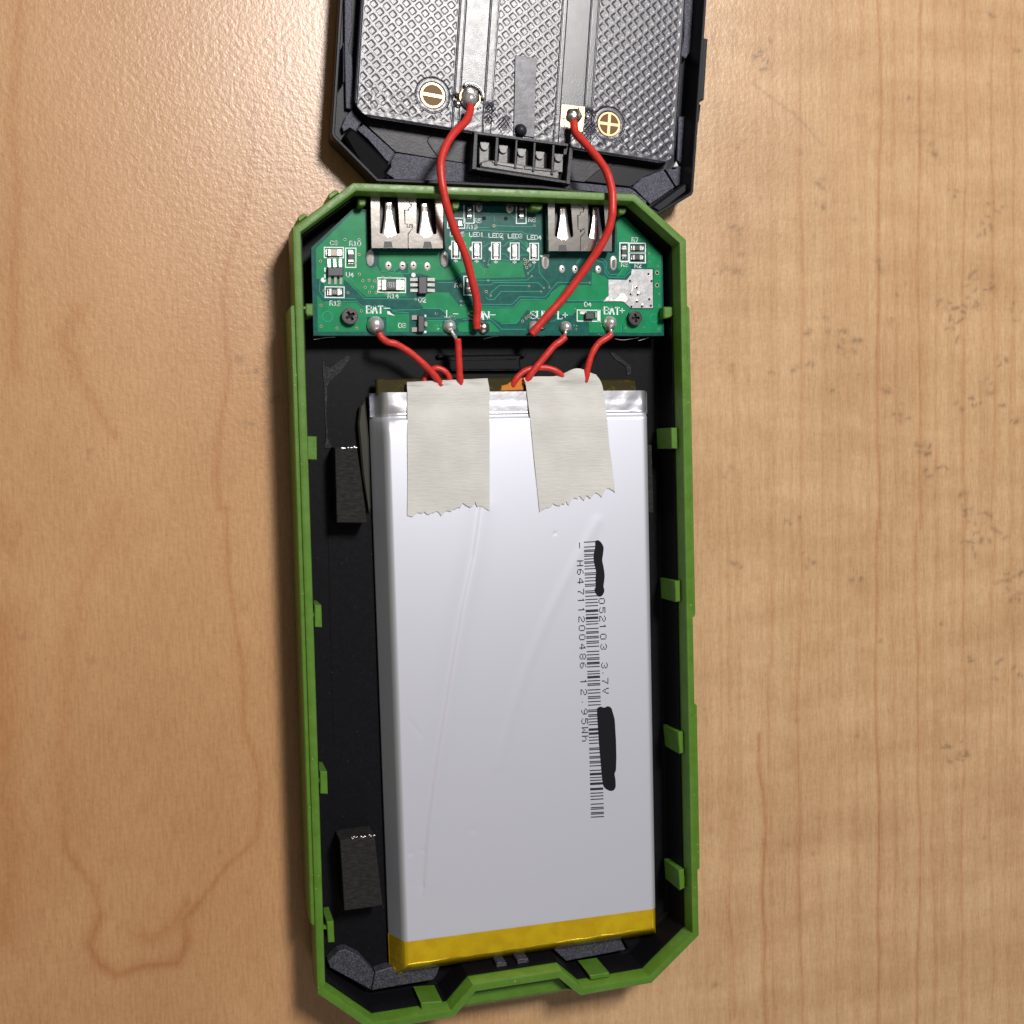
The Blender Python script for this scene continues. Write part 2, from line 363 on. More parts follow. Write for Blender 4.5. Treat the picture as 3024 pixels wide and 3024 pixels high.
def build_table():
    x0, x1, y0, y1, st = -104.0, 138.0, -118.0, 140.0, 0.34
    xs = np.arange(x0, x1, st); ys = np.arange(y0, y1, st); nx, ny = len(xs), len(ys)
    X, Y = np.meshgrid(xs, ys)
    R = np.zeros_like(X); G = np.zeros_like(X)
    KM = 1.35
    def stroke(A, pts, w, k, side=0.0):
        P = [np.array(U(*p, 0)[:2]) for p in pts]
        for a, b in zip(P[:-1], P[1:]):
            lo = np.minimum(a, b) - 4*w - abs(side); hi = np.maximum(a, b) + 4*w + abs(side)
            i0, i1 = np.searchsorted(xs, [lo[0], hi[0]]); j0, j1 = np.searchsorted(ys, [lo[1], hi[1]])
            if i1 <= i0 or j1 <= j0: continue
            xx = X[j0:j1, i0:i1]; yy = Y[j0:j1, i0:i1]; d = b - a; LL = d @ d + 1e-9
            t = np.clip(((xx-a[0])*d[0] + (yy-a[1])*d[1]) / LL, 0, 1)
            dist = np.hypot(xx-a[0]-t*d[0], yy-a[1]-t*d[1])
            A[j0:j1, i0:i1] = np.maximum(A[j0:j1, i0:i1], k*KM*np.exp(-(dist/w)**1.4))
    def wander(x, ya, yb, amp, n=26):
        ph = rng.uniform(0, 6, 3); out = []
        for i in range(n + 1):
            y = ya + (yb-ya)*i/n
            out.append((x + amp*(math.sin(y/230+ph[0]) + .6*math.sin(y/95+ph[1]) + .3*math.sin(y/41+ph[2])), y))
        return out
    # veneer lines of the right half
    for x, k in ((2366, .30), (2595, .42), (2715, .38), (2762, .22), (2848, .36), (2932, .25), (2280, .18), (2480, .16), (2643, .16), (2160, .12), (2430, .10), (2540, .12), (2990, .2)):
        stroke(R, wander(x, -120, 1560, 4), .40, k*1.1); stroke(R, wander(x - 4, 1540, 3160, 5), .40, k * 1.15)
    stroke(R, [(2240, 2170), (2242, 2280), (2258, 2360), (2262, 2450), (2255, 2560), (2250, 2640), (2260, 2760), (2256, 2880), (2262, 3060)], .5, .55)
    stroke(R, [(2160, 2390), (2160, 2560), (2152, 2680), (2165, 2800), (2170, 3000)], .5, .35)
    for y in (2195, 2250, 2395, 2530, 1820, 1870, 1640):
        pass
    # figure of the left half
    z5 = lambda x, y: (x/1.288, y/1.288)
    z6 = lambda x, y: (x/1.268, 1500 + y/1.268)
    stroke(R, ZZ(z5, [(80, -60), (60, 300), (40, 450), (70, 700), (50, 1000), (60, 1400)]), 1.2, .30)
    stroke(R, ZZ(z5, [(970, 370), (955, 600), (930, 800), (865, 1000), (850, 1150), (870, 1400), (860, 1500), (835, 1620), (825, 1750), (830, 1932)]) + ZZ(z6, [(850, 0), (850, 200), (880, 430), (910, 600), (912, 820), (955, 940), (978, 1040), (962, 1240), (850, 1340), (745, 1480)]), .6, .34)
    stroke(R, ZZ(z6, [(745, 1480), (690, 1540), (700, 1620), (665, 1705), (540, 1715), (435, 1750), (370, 1705), (335, 1640), (365, 1560), (375, 1520)]), .9, .50)
    stroke(R, ZZ(z6, [(235, 1190), (250, 1290), (345, 1410), (365, 1480), (378, 1520)]), .7, .34)
    stroke(R, ZZ(z6, [(700, 1480), (640, 1570), (560, 1620), (530, 1600)]), 1.2, .34)
    stroke(R, ZZ(z5, [(255, 1300), (300, 1430), (350, 1510), (400, 1610), (440, 1660)]), .8, .30)
    stroke(R, ZZ(z5, [(300, 1180), (240, 1290), (300, 1420)]), 1.6, .30)
    stroke(R, ZZ(z6, [(430, 0), (400, 120), (300, 300), (250, 700), (230, 900), (240, 1190)]), 2.2, .18)
    stroke(R, ZZ(z6, [(0, 420), (20, 700), (10, 960), (40, 1300), (5, 1600)]), 3.5, .38)
    stroke(R, ZZ(z6, [(0, 0), (40, 160), (60, 60)]), 2.0, .22)
    # dark flecks and scuffs
    def fleck(px, py, n=3, s=14, k=.6):
        for _ in range(n):
            a = rng.uniform(0, 6.28); l = rng.uniform(3, s); qx = px + rng.normal(0, s); qy = py + rng.normal(0, s)
            stroke(G, [(qx, qy), (qx + l*math.cos(a), qy + l*math.sin(a)*.7)], rng.uniform(.16, .55), k * rng.uniform(.25, 1))
    for x, y, n, s in ((1150, 325, 1, 3), (1260, 195, 2, 8), (1155, 70, 2, 8), (300, 190, 6, 22), (320, 240, 4, 16), (180, 130, 2, 8), (880, 510, 5, 22), (940, 545, 2, 6), (955, 600, 2, 8), (1020, 725, 3, 10),
                       (1190, 780, 5, 26), (1140, 850, 5, 26), (530, 700, 4, 18), (510, 770, 3, 14), (290, 755, 2, 7), (190, 880, 5, 16), (220, 975, 3, 6), (120, 1025, 3, 14), (210, 1050, 5, 20), (738, 1003, 4, 8), (745, 1035, 2, 6),
                       (1110, 1065, 9, 30), (1165, 1085, 5, 20), (980, 1155, 5, 14), (1030, 1220, 14, 42), (1080, 1150, 6, 26), (1250, 1180, 6, 20), (540, 1200, 4, 10), (580, 1270, 5, 16), (600, 1325, 12, 18), (655, 1295, 5, 12),
                       (460, 1255, 3, 12), (475, 1382, 4, 10), (420, 1400, 4, 10), (330, 1418, 3, 8), (175, 1395, 3, 8), (765, 1492, 5, 12), (560, 1490, 2, 5), (660, 1437, 2, 5), (1195, 1390, 4, 20), (1150, 1450, 4, 18), (1080, 1530, 6, 22),
                       (1210, 1550, 3, 8), (1265, 1612, 4, 12), (820, 1590, 6, 16), (890, 1700, 8, 20), (960, 1780, 6, 24), (165, 1800, 4, 12), (1060, 1885, 3, 10), (850, 365, 2, 4), (440, 583, 2, 4), (810, 1120, 2, 4), (785, 1222, 3, 5), (200, 545, 3, 10)):
        px, py = 2024 + x/1.288, y/1.288; fleck(px, py, n, max(3, s*.8), .52)
    for x, y, n, s in ((385, 47, 4, 5), (425, 38, 3, 4), (100, 152, 3, 6), (195, 225, 5, 14), (470, 200, 4, 10), (435, 168, 2, 3), (640, 258, 4, 12), (1060, 20, 10, 22), (1080, 130, 9, 26), (1200, 270, 16, 22), (1245, 330, 6, 12), (1100, 100, 6, 40),
                       (1070, 565, 4, 8), (1180, 575, 3, 10), (1225, 595, 2, 6), (1250, 625, 3, 5), (1160, 635, 2, 5), (727, 503, 2, 4), (958, 445, 3, 6), (1040, 920, 9, 36), (420, 800, 3, 6), (1120, 1235, 2, 4), (90, 1780, 2, 10)):
        px, py = 2024 + x/1.268, 1500 + y/1.268; fleck(px, py, n, max(3, s*.8), .48)
    for x, y, n, s in ((1020, 1070, 3, 10), (1015, 1275, 3, 9), (1015, 1447, 3, 8), (905, 1363, 3, 10), (965, 1415, 3, 7), (960, 1610, 3, 8), (1070, 380, 4, 8), (1040, 1525, 2, 20)):
        fleck(x/1.288, y/1.288, n, max(3, s*.6), .45)
    stroke(G, ZZ(Z(2024, 0, 1.288), [(255, 315), (330, 375), (410, 430), (470, 490), (518, 550)]), .35, .22)
    fl = rng.uniform(0, 1, 140)
    for f in fl:
        px, py = rng.uniform(0, 3024), rng.uniform(0, 3024); fleck(px, py, 1, 4, .22)
    B = 1 / (1 + np.exp(-(X + 4) / 6))
    Zc = np.zeros_like(X)
    V = np.stack([X, Y, Zc], -1).reshape(-1, 3) * S
    idx = np.arange(nx*ny).reshape(ny, nx)
    F = np.stack([idx[:-1, :-1], idx[:-1, 1:], idx[1:, 1:], idx[1:, :-1]], -1).reshape(-1, 4)
    # border out to 0.6 m
    E = 600.0
    ring = [(-E, -E), (E, -E), (E, E), (-E, E)]; nb = len(V)
    V = np.vstack([V, np.array([(a*S, b*S, 0) for a, b in ring])])
    c = [idx[0, 0], idx[0, -1], idx[-1, -1], idx[-1, 0]]
    me = bpy.data.meshes.new('table_top'); nF = len(F)
    me.vertices.add(len(V)); me.vertices.foreach_set('co', V.ravel())
    edges_poly = [list(idx[0, :]), list(idx[:, -1]), list(idx[-1, ::-1]), list(idx[::-1, 0])]
    extra = []
    for k in range(4):
        extra.append([nb+k, nb+(k+1) % 4] + [int(q) for q in edges_poly[k][::-1]])
    loops = np.concatenate([F.ravel(), np.concatenate([np.array(e) for e in extra])])
    starts = np.concatenate([np.arange(nF)*4, nF*4 + np.cumsum([0] + [len(e) for e in extra[:-1]])])
    me.loops.add(len(loops)); me.loops.foreach_set('vertex_index', loops.astype(np.int32))
    me.polygons.add(len(starts)); me.polygons.foreach_set('loop_start', starts.astype(np.int32))
    me.update(calc_edges=True)
    ca = me.color_attributes.new('marks', 'FLOAT_COLOR', 'POINT')
    A = np.zeros((len(V), 4), np.float32); A[:nb, 0] = np.clip(R, 0, 1).ravel(); A[:nb, 1] = np.clip(G, 0, 1).ravel(); A[:nb, 2] = B.ravel(); A[:, 3] = 1
    for k, v in enumerate((0, 1, 1, 0)): A[nb+k, 2] = v
    ca.data.foreach_set('color', A.ravel())
    me.materials.append(wood_mat()); me.validate()
    o = bpy.data.objects.new('table_top', me); col.objects.link(o); o['kind'] = 'structure'
    o['label'] = 'pale maple laminate table top with fine grain and small dark scuffs'
build_table()

# ------------------------------------------------------------------ the green case
case = thing('power_bank_case', 'open green rimmed black power bank tray lying on the wooden table', 'power bank case')
RIM = 12.0
outer_px = [(1043, 539), (1876, 572), (2027, 708), (2065, 2763), (1925, 2904), (1713, 2941), (1651, 2890), (1406, 2929), (1341, 3005), (1097, 3045), (937, 2936), (863, 672)]
outer = [p[:2] for p in UU(outer_px, RIM)]
fr = rings(outer, [(0.0, 11.75), (.12, 11.95), (.3, RIM), (1.2, RIM), (1.38, 11.95), (1.5, 11.75), (1.60, 8.7), (1.7, 8.5), (1.7, 8.0), (.55, 1.2), (.15, 3.5), (0.0, 6.0)])
fr.build('frame', M['green'], case, 30)
# black inner tub: lip, walls, floor
tub = rings(outer, [(1.74, 8.75), (2.0, 8.75), (2.1, 5.5), (2.2, 2.2), (2.6, 1.6), (1.8, .6), (1.74, 3.0)])
tub.build('tub_wall', M['tub'], case, 30)
prism(offset(outer, 2.0), .7, 1.62).build('tub_floor', M['tub'], case)
# raised grip plates on the long sides
def plate(pa, pb, out_mm, z1, z0, name='grip_plate'):
    a, b = np.array(U(*pa, RIM)[:2]), np.array(U(*pb, RIM)[:2]); t = (b-a)/np.linalg.norm(b-a); n = np.array([-t[1], t[0]])
    n = n if n @ (a - np.array([0, 0])) > 0 else -n
    poly = [a - n*.3, a + n*(out_mm-.35), a + n*out_mm + t*.4, b + n*out_mm - t*.4, b + n*(out_mm-.35), b - n*.3]
    return prism(poly, z0, z1, bev=.15).build(name, M['green'], case)
plate((2031, 903), (2049, 1823), .62, 11.55, 1.8)
plate((2053, 2080), (2062, 2572), .62, 11.55, 1.8)
plate((870, 900), (931, 2735), .75, 11.6, 1.8)
# ribbed bumps on the top left chamfer and on the left wall
for a, b in (((1000, 563), (972, 582)), ((905, 632), (882, 650))):
    plate(a, b, .5, 11.5, 4.0, 'grip_bump')
for k in range(0):
    y = 760 + k*240; x = 863 + (y-672)*.0327 - 2
    plate((x, y), (x + 1.3, y + 60), 1.05, 8.5, 3.5, 'grip_bump')
# ledge in the bottom notch
led = [(1362, 2980), (1395, 2941), (1406, 2914), (1648, 2874), (1693, 2930), (1530, 2958)]
ppx([(1345, 2985), (1404, 2909), (1650, 2868), (1699, 2929)], 9.3, 1.3, .9).build('notch_ledge', M['green'], case, 30)
# hook clips
def clip(pts, z1=10.0, z0=3.0, bridge=None, bev=.12):
    o = ppx(pts, z1, z0, bev).build('clip', M['green'], case)
    if bridge: ppx(bridge, z1 - .5, z1 - 2.2).build('clip_bridge', M['green'], o)
clip([(907, 1288), (935, 1289), (936, 1358), (909, 1357)], bridge=[(895, 1318), (910, 1318), (910, 1326), (895, 1326)])
clip([(929, 1786), (949, 1787), (951, 1853), (930, 1852)], bridge=[(910, 1808), (932, 1809), (932, 1821), (910, 1821)])
clip([(945, 2278), (966, 2279), (968, 2345), (946, 2344)], bridge=[(928, 2298), (948, 2299), (948, 2311), (928, 2311)])
clip([(965, 2723), (985, 2720), (988, 2783), (969, 2784)], bridge=[(945, 2733), (968, 2734), (968, 2744), (945, 2744)])
clip([(1982, 1263), (2001, 1263), (2002, 1326), (1984, 1324)], bridge=[(1998, 1280), (2014, 1280), (2014, 1308), (1998, 1308)])
clip([(1993, 1717), (2009, 1714), (2010, 1776), (1996, 1778)], bridge=[(2004, 1730), (2018, 1730), (2018, 1760), (2004, 1760)])
clip([(2002, 2163), (2018, 2160), (2020, 2223), (2007, 2227)], bridge=[(2013, 2180), (2026, 2180), (2026, 2205), (2013, 2205)])
clip([(2004, 2571), (2020, 2567), (2022, 2622), (2008, 2630)], bridge=[(2016, 2585), (2030, 2585), (2030, 2610), (2016, 2610)])
clip([(1243, 2962), (1306, 2957), (1307, 2975), (1245, 2984)], bridge=[(1250, 2980), (1300, 2972), (1303, 3000), (1253, 3004)])
clip([(1742, 2881), (1799, 2872), (1800, 2885), (1745, 2894)], bridge=[(1750, 2890), (1795, 2882), (1796, 2905), (1751, 2912)])
# posts that hold the circuit board under the top rim
def post(pts, z1, z0): ppx(roundpoly(pts, 4, 3), z1, z0, .25).build('post', M['green'], case, 30)
post(ZZ(Z3, [(635, 207), (712, 207), (714, 262), (700, 283), (650, 283), (637, 262)]), 9.2, 6.6)
post(ZZ(Z4, [(285, 205), (378, 205), (380, 262), (360, 300), (300, 300), (285, 262)]), 9.2, 6.6)
post(ZZ(Z4, [(1195, 232), (1330, 238), (1328, 285), (1300, 315), (1200, 300), (1180, 265)]), 9.2, 6.6)
post(ZZ(Z5, [(985, 250), (1073, 250), (1074, 290), (1050, 318), (1000, 316), (985, 290)]), 9.2, 6.6)
for q in ([(622, 140), (745, 150), (738, 195), (618, 185)], [(868, 150), (992, 158), (985, 200), (865, 192)]):
    ppx(ZZ(Z4, q), 10.2, 8.8, .1).build('rim_tooth', M['green'], case)
for q, br in ((ZZ(Z3, [(138, 1212), (208, 1212), (212, 1325), (150, 1330), (135, 1300)]), ZZ(Z3, [(85, 1240), (145, 1240), (145, 1265), (85, 1265)])),
              (ZZ(Z5, [(1450, 1262), (1543, 1262), (1545, 1352), (1500, 1378), (1450, 1380)]), ZZ(Z5, [(1540, 1275), (1580, 1275), (1580, 1340), (1540, 1340)]))):
    o = ppx(roundpoly(q, 3, 2), 9.0, 3.0, .2).build('clip', M['green'], case, 30)
    ppx(br, 8.8, 7.6).build('clip_bridge', M['green'], o)
# textured steps and ribs of the tub
def step(pts, z1, m='tub_rough', bev=.15, name='floor_step', z0=1.5): return ppx(pts, z1, z0, bev).build(name, M[m], case)
step(ZZ(ZE, [(290, 1440), (372, 1360), (430, 1345), (540, 1400), (655, 1530), (628, 1665), (305, 1488)]), 4.2)
step(ZZ(ZE, [(662, 1525), (770, 1490), (1000, 1440), (1190, 1420), (1150, 1540), (1120, 1585), (635, 1668)]), 4.2)
step(ZZ(ZF, [(545, 1055), (700, 960), (1065, 930), (1128, 1052), (880, 1100), (640, 1145)]), 4.2)
step(ZZ(ZF, [(1085, 940), (1250, 930), (1255, 950), (1150, 1050)]), 3.2, 'tub')
step(ZZ(ZF, [(1320, 1080), (1500, 930), (1510, 960), (1400, 1090), (1330, 1110)]), 4.4, 'tub')
for q in ([(915, 545), (930, 528), (1022, 530), (1040, 585), (1035, 615), (918, 615)], [(1145, 510), (1165, 495), (1262, 488), (1278, 560), (1270, 572), (1145, 580)]):
    step(ZZ(ZG, q), 7.6, 'tub_rough', .1, 'tooth', 3.0)
step(roundpoly(ZZ(ZI, [(240, 135), (990, 125), (930, 165), (940, 262), (340, 268), (330, 170)]), 6), 2.6, 'tub', .4, 'ridge')
step(roundpoly(ZZ(ZI, [(355, 165), (890, 160), (900, 172), (360, 178)]), 2), 2.75, 'tub_mid', .1, 'ridge', 2.5)
step(roundpoly(ZZ(ZI, [(370, 252), (930, 252), (935, 262), (365, 264)]), 2), 2.75, 'tub_mid', .1, 'ridge', 2.5)
step(ZZ(ZH, [(287, 1070), (305, 1120), (345, 1130), (480, 1040), (500, 1060), (420, 1170), (350, 1230), (322, 1280), (318, 1480), (328, 1660), (360, 1725), (345, 1740), (300, 1740), (312, 1670), (302, 1480), (300, 1280), (285, 1180)]), 1.8, 'tub_mid', .05, 'ridge')
step([(968, 1580), (1000, 1580), (1010, 2200), (985, 2200)], 1.70, 'tub', .05, 'ridge')
step(ZZ(ZI, [(1650, 100), (1700, 120), (1830, 220), (1835, 290), (1800, 300), (1790, 230), (1690, 160)]), 1.8, 'tub_mid', .05, 'ridge')

# ------------------------------------------------------------------ foam pads
def foam(pts, z1, label, z0=1.65, glue=None):
    o = thing('foam_pad', label, 'foam pad', group='black foam pads on the tray floor')
    ppx(pts, z1, z0, .12).build('foam_block', M['foam'], o)
    if glue:
        mb = MB()
        for k in range(14):
            t = rng.uniform(0, 1); a = (glue[0][0]*(1-t)+glue[1][0]*t, glue[0][1]*(1-t)+glue[1][1]*t)
            c = U(a[0], a[1] + rng.normal(0, 1.5), z1)
            dome(c, rng.uniform(.12, .45), z1 - .02, rng.uniform(.04, .1), mb, 8, 3, ry=rng.uniform(.07, .16))
        mb.build('glue_bead', M['solder_dull'], o, 'all')
foam([(989, 1321), (1054, 1321), (1085, 1545), (995, 1543)], 7.0, 'black foam pad left of the silver battery near its taped end', glue=((1000, 1324), (1055, 1322)))
foam([(1004, 2482), (1106, 2467), (1130, 2674), (1017, 2690)], 7.5, 'black foam pad left of the silver battery near its amber end', glue=((1030, 2476), (1106, 2468)))
foam([(1880, 1313), (1925, 1314), (1930, 1514), (1884, 1515)], 4.6, 'black foam pad peeping out past the right edge of the battery')

# ------------------------------------------------------------------ battery
batt = thing('battery', 'flat silver pouch battery cell lying in the green rimmed tray', 'battery')
BX0, BX1, BY0, BY1, BZ0, BZT = U(1121, 2000, 3.2)[0], U(1928, 2000, 5.5)[0] + .55, (U(1147, 2884, 3.4)[1]+U(1938, 2757, 4.2)[1])/2, 39.85, 2.4, 7.5
pass; (lambda *a: None)('BATT', BX0, BX1, U(1147, 2884, 3.4), U(1938, 2757, 4.2), U(1090, 1157, 5), U(1898, 1152, 5))
YS = U(1500, 1240, 7.5)[1]         # where the body starts below the seal
crA = [U(*p, 7.5) for p in ((1420, 1500), (1400, 1640), (1365, 1800), (1330, 2000), (1290, 2240), (1262, 2440), (1250, 2600))]
crB = [U(*p, 7.5) for p in ((1765, 1540), (1690, 1680), (1620, 1820), (1560, 1960), (1510, 2110), (1470, 2260))]
crC = [U(*p, 7.5) for p in ((1210, 2128), (1246, 2176))]
DENTS = [(U(*q, 7.5)[0], U(*q, 7.5)[1], r, d) for q, r, d in (((1395, 2450), .7, .03), ((1210, 2520), .5, .05), ((1245, 2512), .4, .04), ((1270, 2740), .9, .05), ((1330, 2790), 1.2, .04), ((1640, 1575), .3, .04), ((1750, 2700), 2.2, .04), ((1560, 2600), 2.5, -.02))]
def sstep(a, b, x): t = np.clip((x-a)/(b-a), 0, 1); return t*t*(3-2*t)
def polydist(x, y, P):
    best = np.full_like(x, 1e9); sg = np.zeros_like(x)
    for a, b in zip(P[:-1], P[1:]):
        dx, dy = b[0]-a[0], b[1]-a[1]; t = np.clip(((x-a[0])*dx+(y-a[1])*dy)/(dx*dx+dy*dy), 0, 1)
        ex, ey = x-a[0]-t*dx, y-a[1]-t*dy; d = np.hypot(ex, ey); s = np.sign(dx*ey-dy*ex)
        m = d < best; best = np.where(m, d, best); sg = np.where(m, s, sg)
    return best, sg
def bheight(x, y, creases=True):
    dl = x - BX0; dr = BX1 - x; db = y - BY0
    zl = np.where(dl < 1.8, dl/1.8*.80, .80 + .20*(1-(1-np.clip((dl-1.8)/1.2, 0, 1))**2))
    zr = 1-(1-np.clip(dr/2.7, 0, 1))**2.3
    zb = np.sqrt(np.clip(1-(1-np.clip(db/2.6, 0, 1))**2, 0, 1))*.62 + .38*sstep(0.4, 3.6, db)
    h = np.minimum(np.minimum(zl, zr), zb)
    z = BZ0 + (BZT-BZ0)*h
    # seal end
    e = y - YS
    zs = np.where(e < 0, 0, np.where(e < .9, sstep(0, .9, e)*.55, .55 + .30*sstep(.9, 1.5, e) - .0*e))
    zs = np.where(e > 1.5, .85 - .01*(e-1.5)/3.3 + .05*sstep(2.6, 3.8, e), zs)
    z = z - zs*h
    z = z + np.where(e > 1.2, .10*np.sin(x*1.3)*np.sin((e-1.2)*1.1)*np.clip((np.abs(x-3.5)-19)/6, 0, 1), 0)
    # crumpled corner at the left of the seal
    c = np.exp(-(((x-BX0-2.2)/1.8)**2 + ((y-YS-.6)/1.6)**2)); z = z - .75*c*h
    if creases:
        d, s = polydist(x, y, crA); z = z + .085*np.tanh(d*s/.35)*np.exp(-(d/2.2)**2)
        d, s = polydist(x, y, crB); z = z + .03*np.exp(-(d/1.1)**2)
        d, s = polydist(x, y, crC); z = z - .015*np.exp(-(d/.3)**2)
        for qx, qy, qr, qd in DENTS: z = z - qd*np.exp(-((x-qx)**2+(y-qy)**2)/qr**2)
        z = z + .008*np.sin(x*.16+1)*np.sin(y*.07+.5)*h
    return z
def hf_mesh(name, xs, ys, zf, m, parent, keep=None, skirt=None):
    X, Y = np.meshgrid(xs, ys); Zv = zf(X, Y); nx, ny = len(xs), len(ys)
    V = np.stack([X, Y, Zv], -1).reshape(-1, 3); idx = np.arange(nx*ny).reshape(ny, nx)
    F = np.stack([idx[:-1, :-1], idx[:-1, 1:], idx[1:, 1:], idx[1:, :-1]], -1).reshape(-1, 4)
    if keep is not None:
        k = keep(X, Y).reshape(-1); F = F[k[F].all(1)]
    if skirt is not None:
        border = np.concatenate([idx[0, :], idx[1:, -1], idx[-1, -2::-1], idx[-2:0:-1, 0]])
        n0 = len(V); Vb = V[border].copy(); Vb[:, 2] = skirt; V = np.vstack([V, Vb]); n = len(border)
        F = np.vstack([F, np.array([(border[(i+1) % n], border[i], n0+i, n0+(i+1) % n) for i in range(n)])])
    me = bpy.data.meshes.new(name); me.vertices.add(len(V)); me.vertices.foreach_set('co', (V*S).ravel())
    me.loops.add(F.size); me.loops.foreach_set('vertex_index', F.ravel().astype(np.int32))
    me.polygons.add(len(F)); me.polygons.foreach_set('loop_start', (np.arange(len(F))*4).astype(np.int32))
    me.update(calc_edges=True); me.polygons.foreach_set('use_smooth', [True]*len(F)); me.materials.append(m); me.validate()
    me.set_sharp_from_angle(angle=math.radians(50))
    o = bpy.data.objects.new(name, me); col.objects.link(o); o.parent = parent; return o
fine = lambda a, b, s: np.linspace(a, b, max(2, int(round((b-a)/s)) + 1))
bxs = np.concatenate([fine(BX0, BX0+3.2, .1), fine(BX0+3.6, BX1-2.8, .22), fine(BX1-2.5, BX1, .1)])
hf_mesh('pouch', bxs, np.concatenate([fine(BY0, BY0+4, .15), fine(BY0+4.3, YS+1.3, .24)]), bheight, M['foil'], batt, skirt=BZ0-.1)
hf_mesh('seal_flap', bxs, fine(YS+1.0, BY1, .12), lambda x, y: bheight(x, y)+.012, M['foil_bright'], batt, skirt=BZ0+1.2)
def taper():
    for o in [c for c in bpy.data.objects if c.parent == batt]:
        n = len(o.data.vertices); co = np.empty(n*3); o.data.vertices.foreach_get('co', co); co = co.reshape(-1, 3)
        x, y = co[:, 0]/S, co[:, 1]/S; sh = .40 - .85*(y-BY0)/(BY1-BY0)
        co[:, 0] += sh*(1-np.clip((x-BX0)/(BX1-BX0), 0, 1))*S; o.data.vertices.foreach_set('co', co.ravel()); o.data.update()
# folded side seam at the left
ppx([(1064, 1250), (1070, 1200), (1086, 1180), (1096, 1300), (1100, 1500), (1094, 1520), (1076, 1400)], 3.4, 2.4, .3).build('side_seam', M['foil_side'], batt)
# amber tape over the far end
ka, kb = U(1151, 2786, 7.2), U(1925, 2685, 7.5)
kx = np.concatenate([fine(BX0-.05, BX0+3.2, .1), fine(BX0+3.6, BX1-2.8, .35), fine(BX1-2.5, BX1+.05, .1)])
def ktop(x): return ka[1] + (kb[1]-ka[1])*(x-ka[0])/(kb[0]-ka[0])
def kzf(x, t):
    y = (BY0-.05)*(1-t) + ktop(x)*t
    return y
KX, KT = np.meshgrid(kx, np.linspace(0, 1, 50)); KY = kzf(KX, KT); KZ = bheight(np.clip(KX, BX0, BX1), np.clip(KY, BY0, 99)) + .05
KZ = KZ + .08*np.exp(-((KT-.42)/.06)**2)*np.sin(KX*.5)**2
kv = np.stack([KX, KY, KZ], -1).reshape(-1, 3); kn = len(kx); kidx = np.arange(KX.size).reshape(KX.shape)
kf = np.stack([kidx[:-1, :-1], kidx[:-1, 1:], kidx[1:, 1:], kidx[1:, :-1]], -1).reshape(-1, 4).tolist()
n0 = len(kv); kv = kv.tolist() + [(x, BY0-.05, BZ0-.1) for x in kx]
kf += [(kidx[0, i+1], kidx[0, i], n0+i, n0+i+1) for i in range(kn-1)]
mesh_obj('amber_tape', kv, kf, M['kapton'], batt, 'all')
mbk = MB(); c = U(1168, 2866, 6.0)
mbk.add([(BX0+.3, BY0+2.2, 4.4), (BX0+.75, BY0+2.3, 5.0), (BX0+2.2, BY0+.4, 4.6), (BX0+.8, BY0+.15, 3.9)], [(0, 3, 2, 1)]); mbk.build('tape_fold', M['kapton'], batt)
taper()
# protection board wrapped in amber film
ppx([(1111, 1119), (1300, 1117), (1500, 1114), (1700, 1118), (1879, 1122), (1880, 1160), (1111, 1166)], 5.4, 3.8, .25).build('protection_board', M['kapton_dark'], batt)
ppx(ZZ(ZI, [(775, 385), (830, 370), (880, 330), (935, 312), (955, 330), (965, 420), (770, 425)]), 5.75, 5.3, .15).build('taped_wire_end', M['orange'], batt, 30)
# print: dot-matrix lettering, bar code
DOT = {'0': ('01110','10001','10001','10001','10001','10001','01110'), '1': ('00100','01100','00100','00100','00100','00100','00100'),
 '2': ('01110','10001','00001','00110','01000','10000','11111'), '3': ('01110','10001','00001','00110','00001','10001','01110'),
 '4': ('00010','00110','01010','10010','11111','00010','00010'), '5': ('11111','10000','11110','00001','00001','10001','01110'),
 '6': ('00110','01000','10000','11110','10001','10001','01110'), '7': ('11111','00001','00010','00010','00100','00100','00100'),
 '8': ('01110','10001','10001','01110','10001','10001','01110'), '9': ('01110','10001','10001','01111','00001','00010','01100'),
 'H': ('10001','10001','10001','11111','10001','10001','10001'), 'V': ('10001','10001','10001','01010','01010','00100','00100'),
 'W': ('10001','10001','10001','10101','10101','11011','10001'), 'h': ('10000','10000','10110','11001','10001','10001','10001'),
 '.': ('00000','00000','00000','00000','00000','00100','00000'), '-': ('00000','00000','00000','11111','00000','00000','00000')}
ZT = lambda x, y: bheight(np.array([x]), np.array([y]))[0] + .02
def dotchar(mb, ch, cx, cy):
    for r, row in enumerate(DOT[ch]):
        for k, v in enumerate(row):
            if v == '1':
                px = cx + (3 - r)*2.75; py = cy + (k - 2)*3.5 + (3-r)*(-.12)
                p = U(px, py, BZT); z = ZT(p[0], p[1])
                w = 1.5/16.2; h = 1.75/16.2
                n = len(mb.v); mb.v += [(p[0]-w, p[1]-h, z), (p[0]+w, p[1]-h, z), (p[0]+w, p[1]+h, z), (p[0]-w, p[1]+h, z)]; mb.f.append((n, n+1, n+2, n+3))
mb = MB()
for ch, y in zip('052103', (1775, 1802, 1827, 1850, 1880, 1910)): dotchar(mb, ch, 1777 + (y-1775)*.042, y)
for ch, y in (('3', 1965), ('.', 1987), ('7', 2011), ('V', 2040)): dotchar(mb, ch, 1777 + (y-1775)*.042, y)
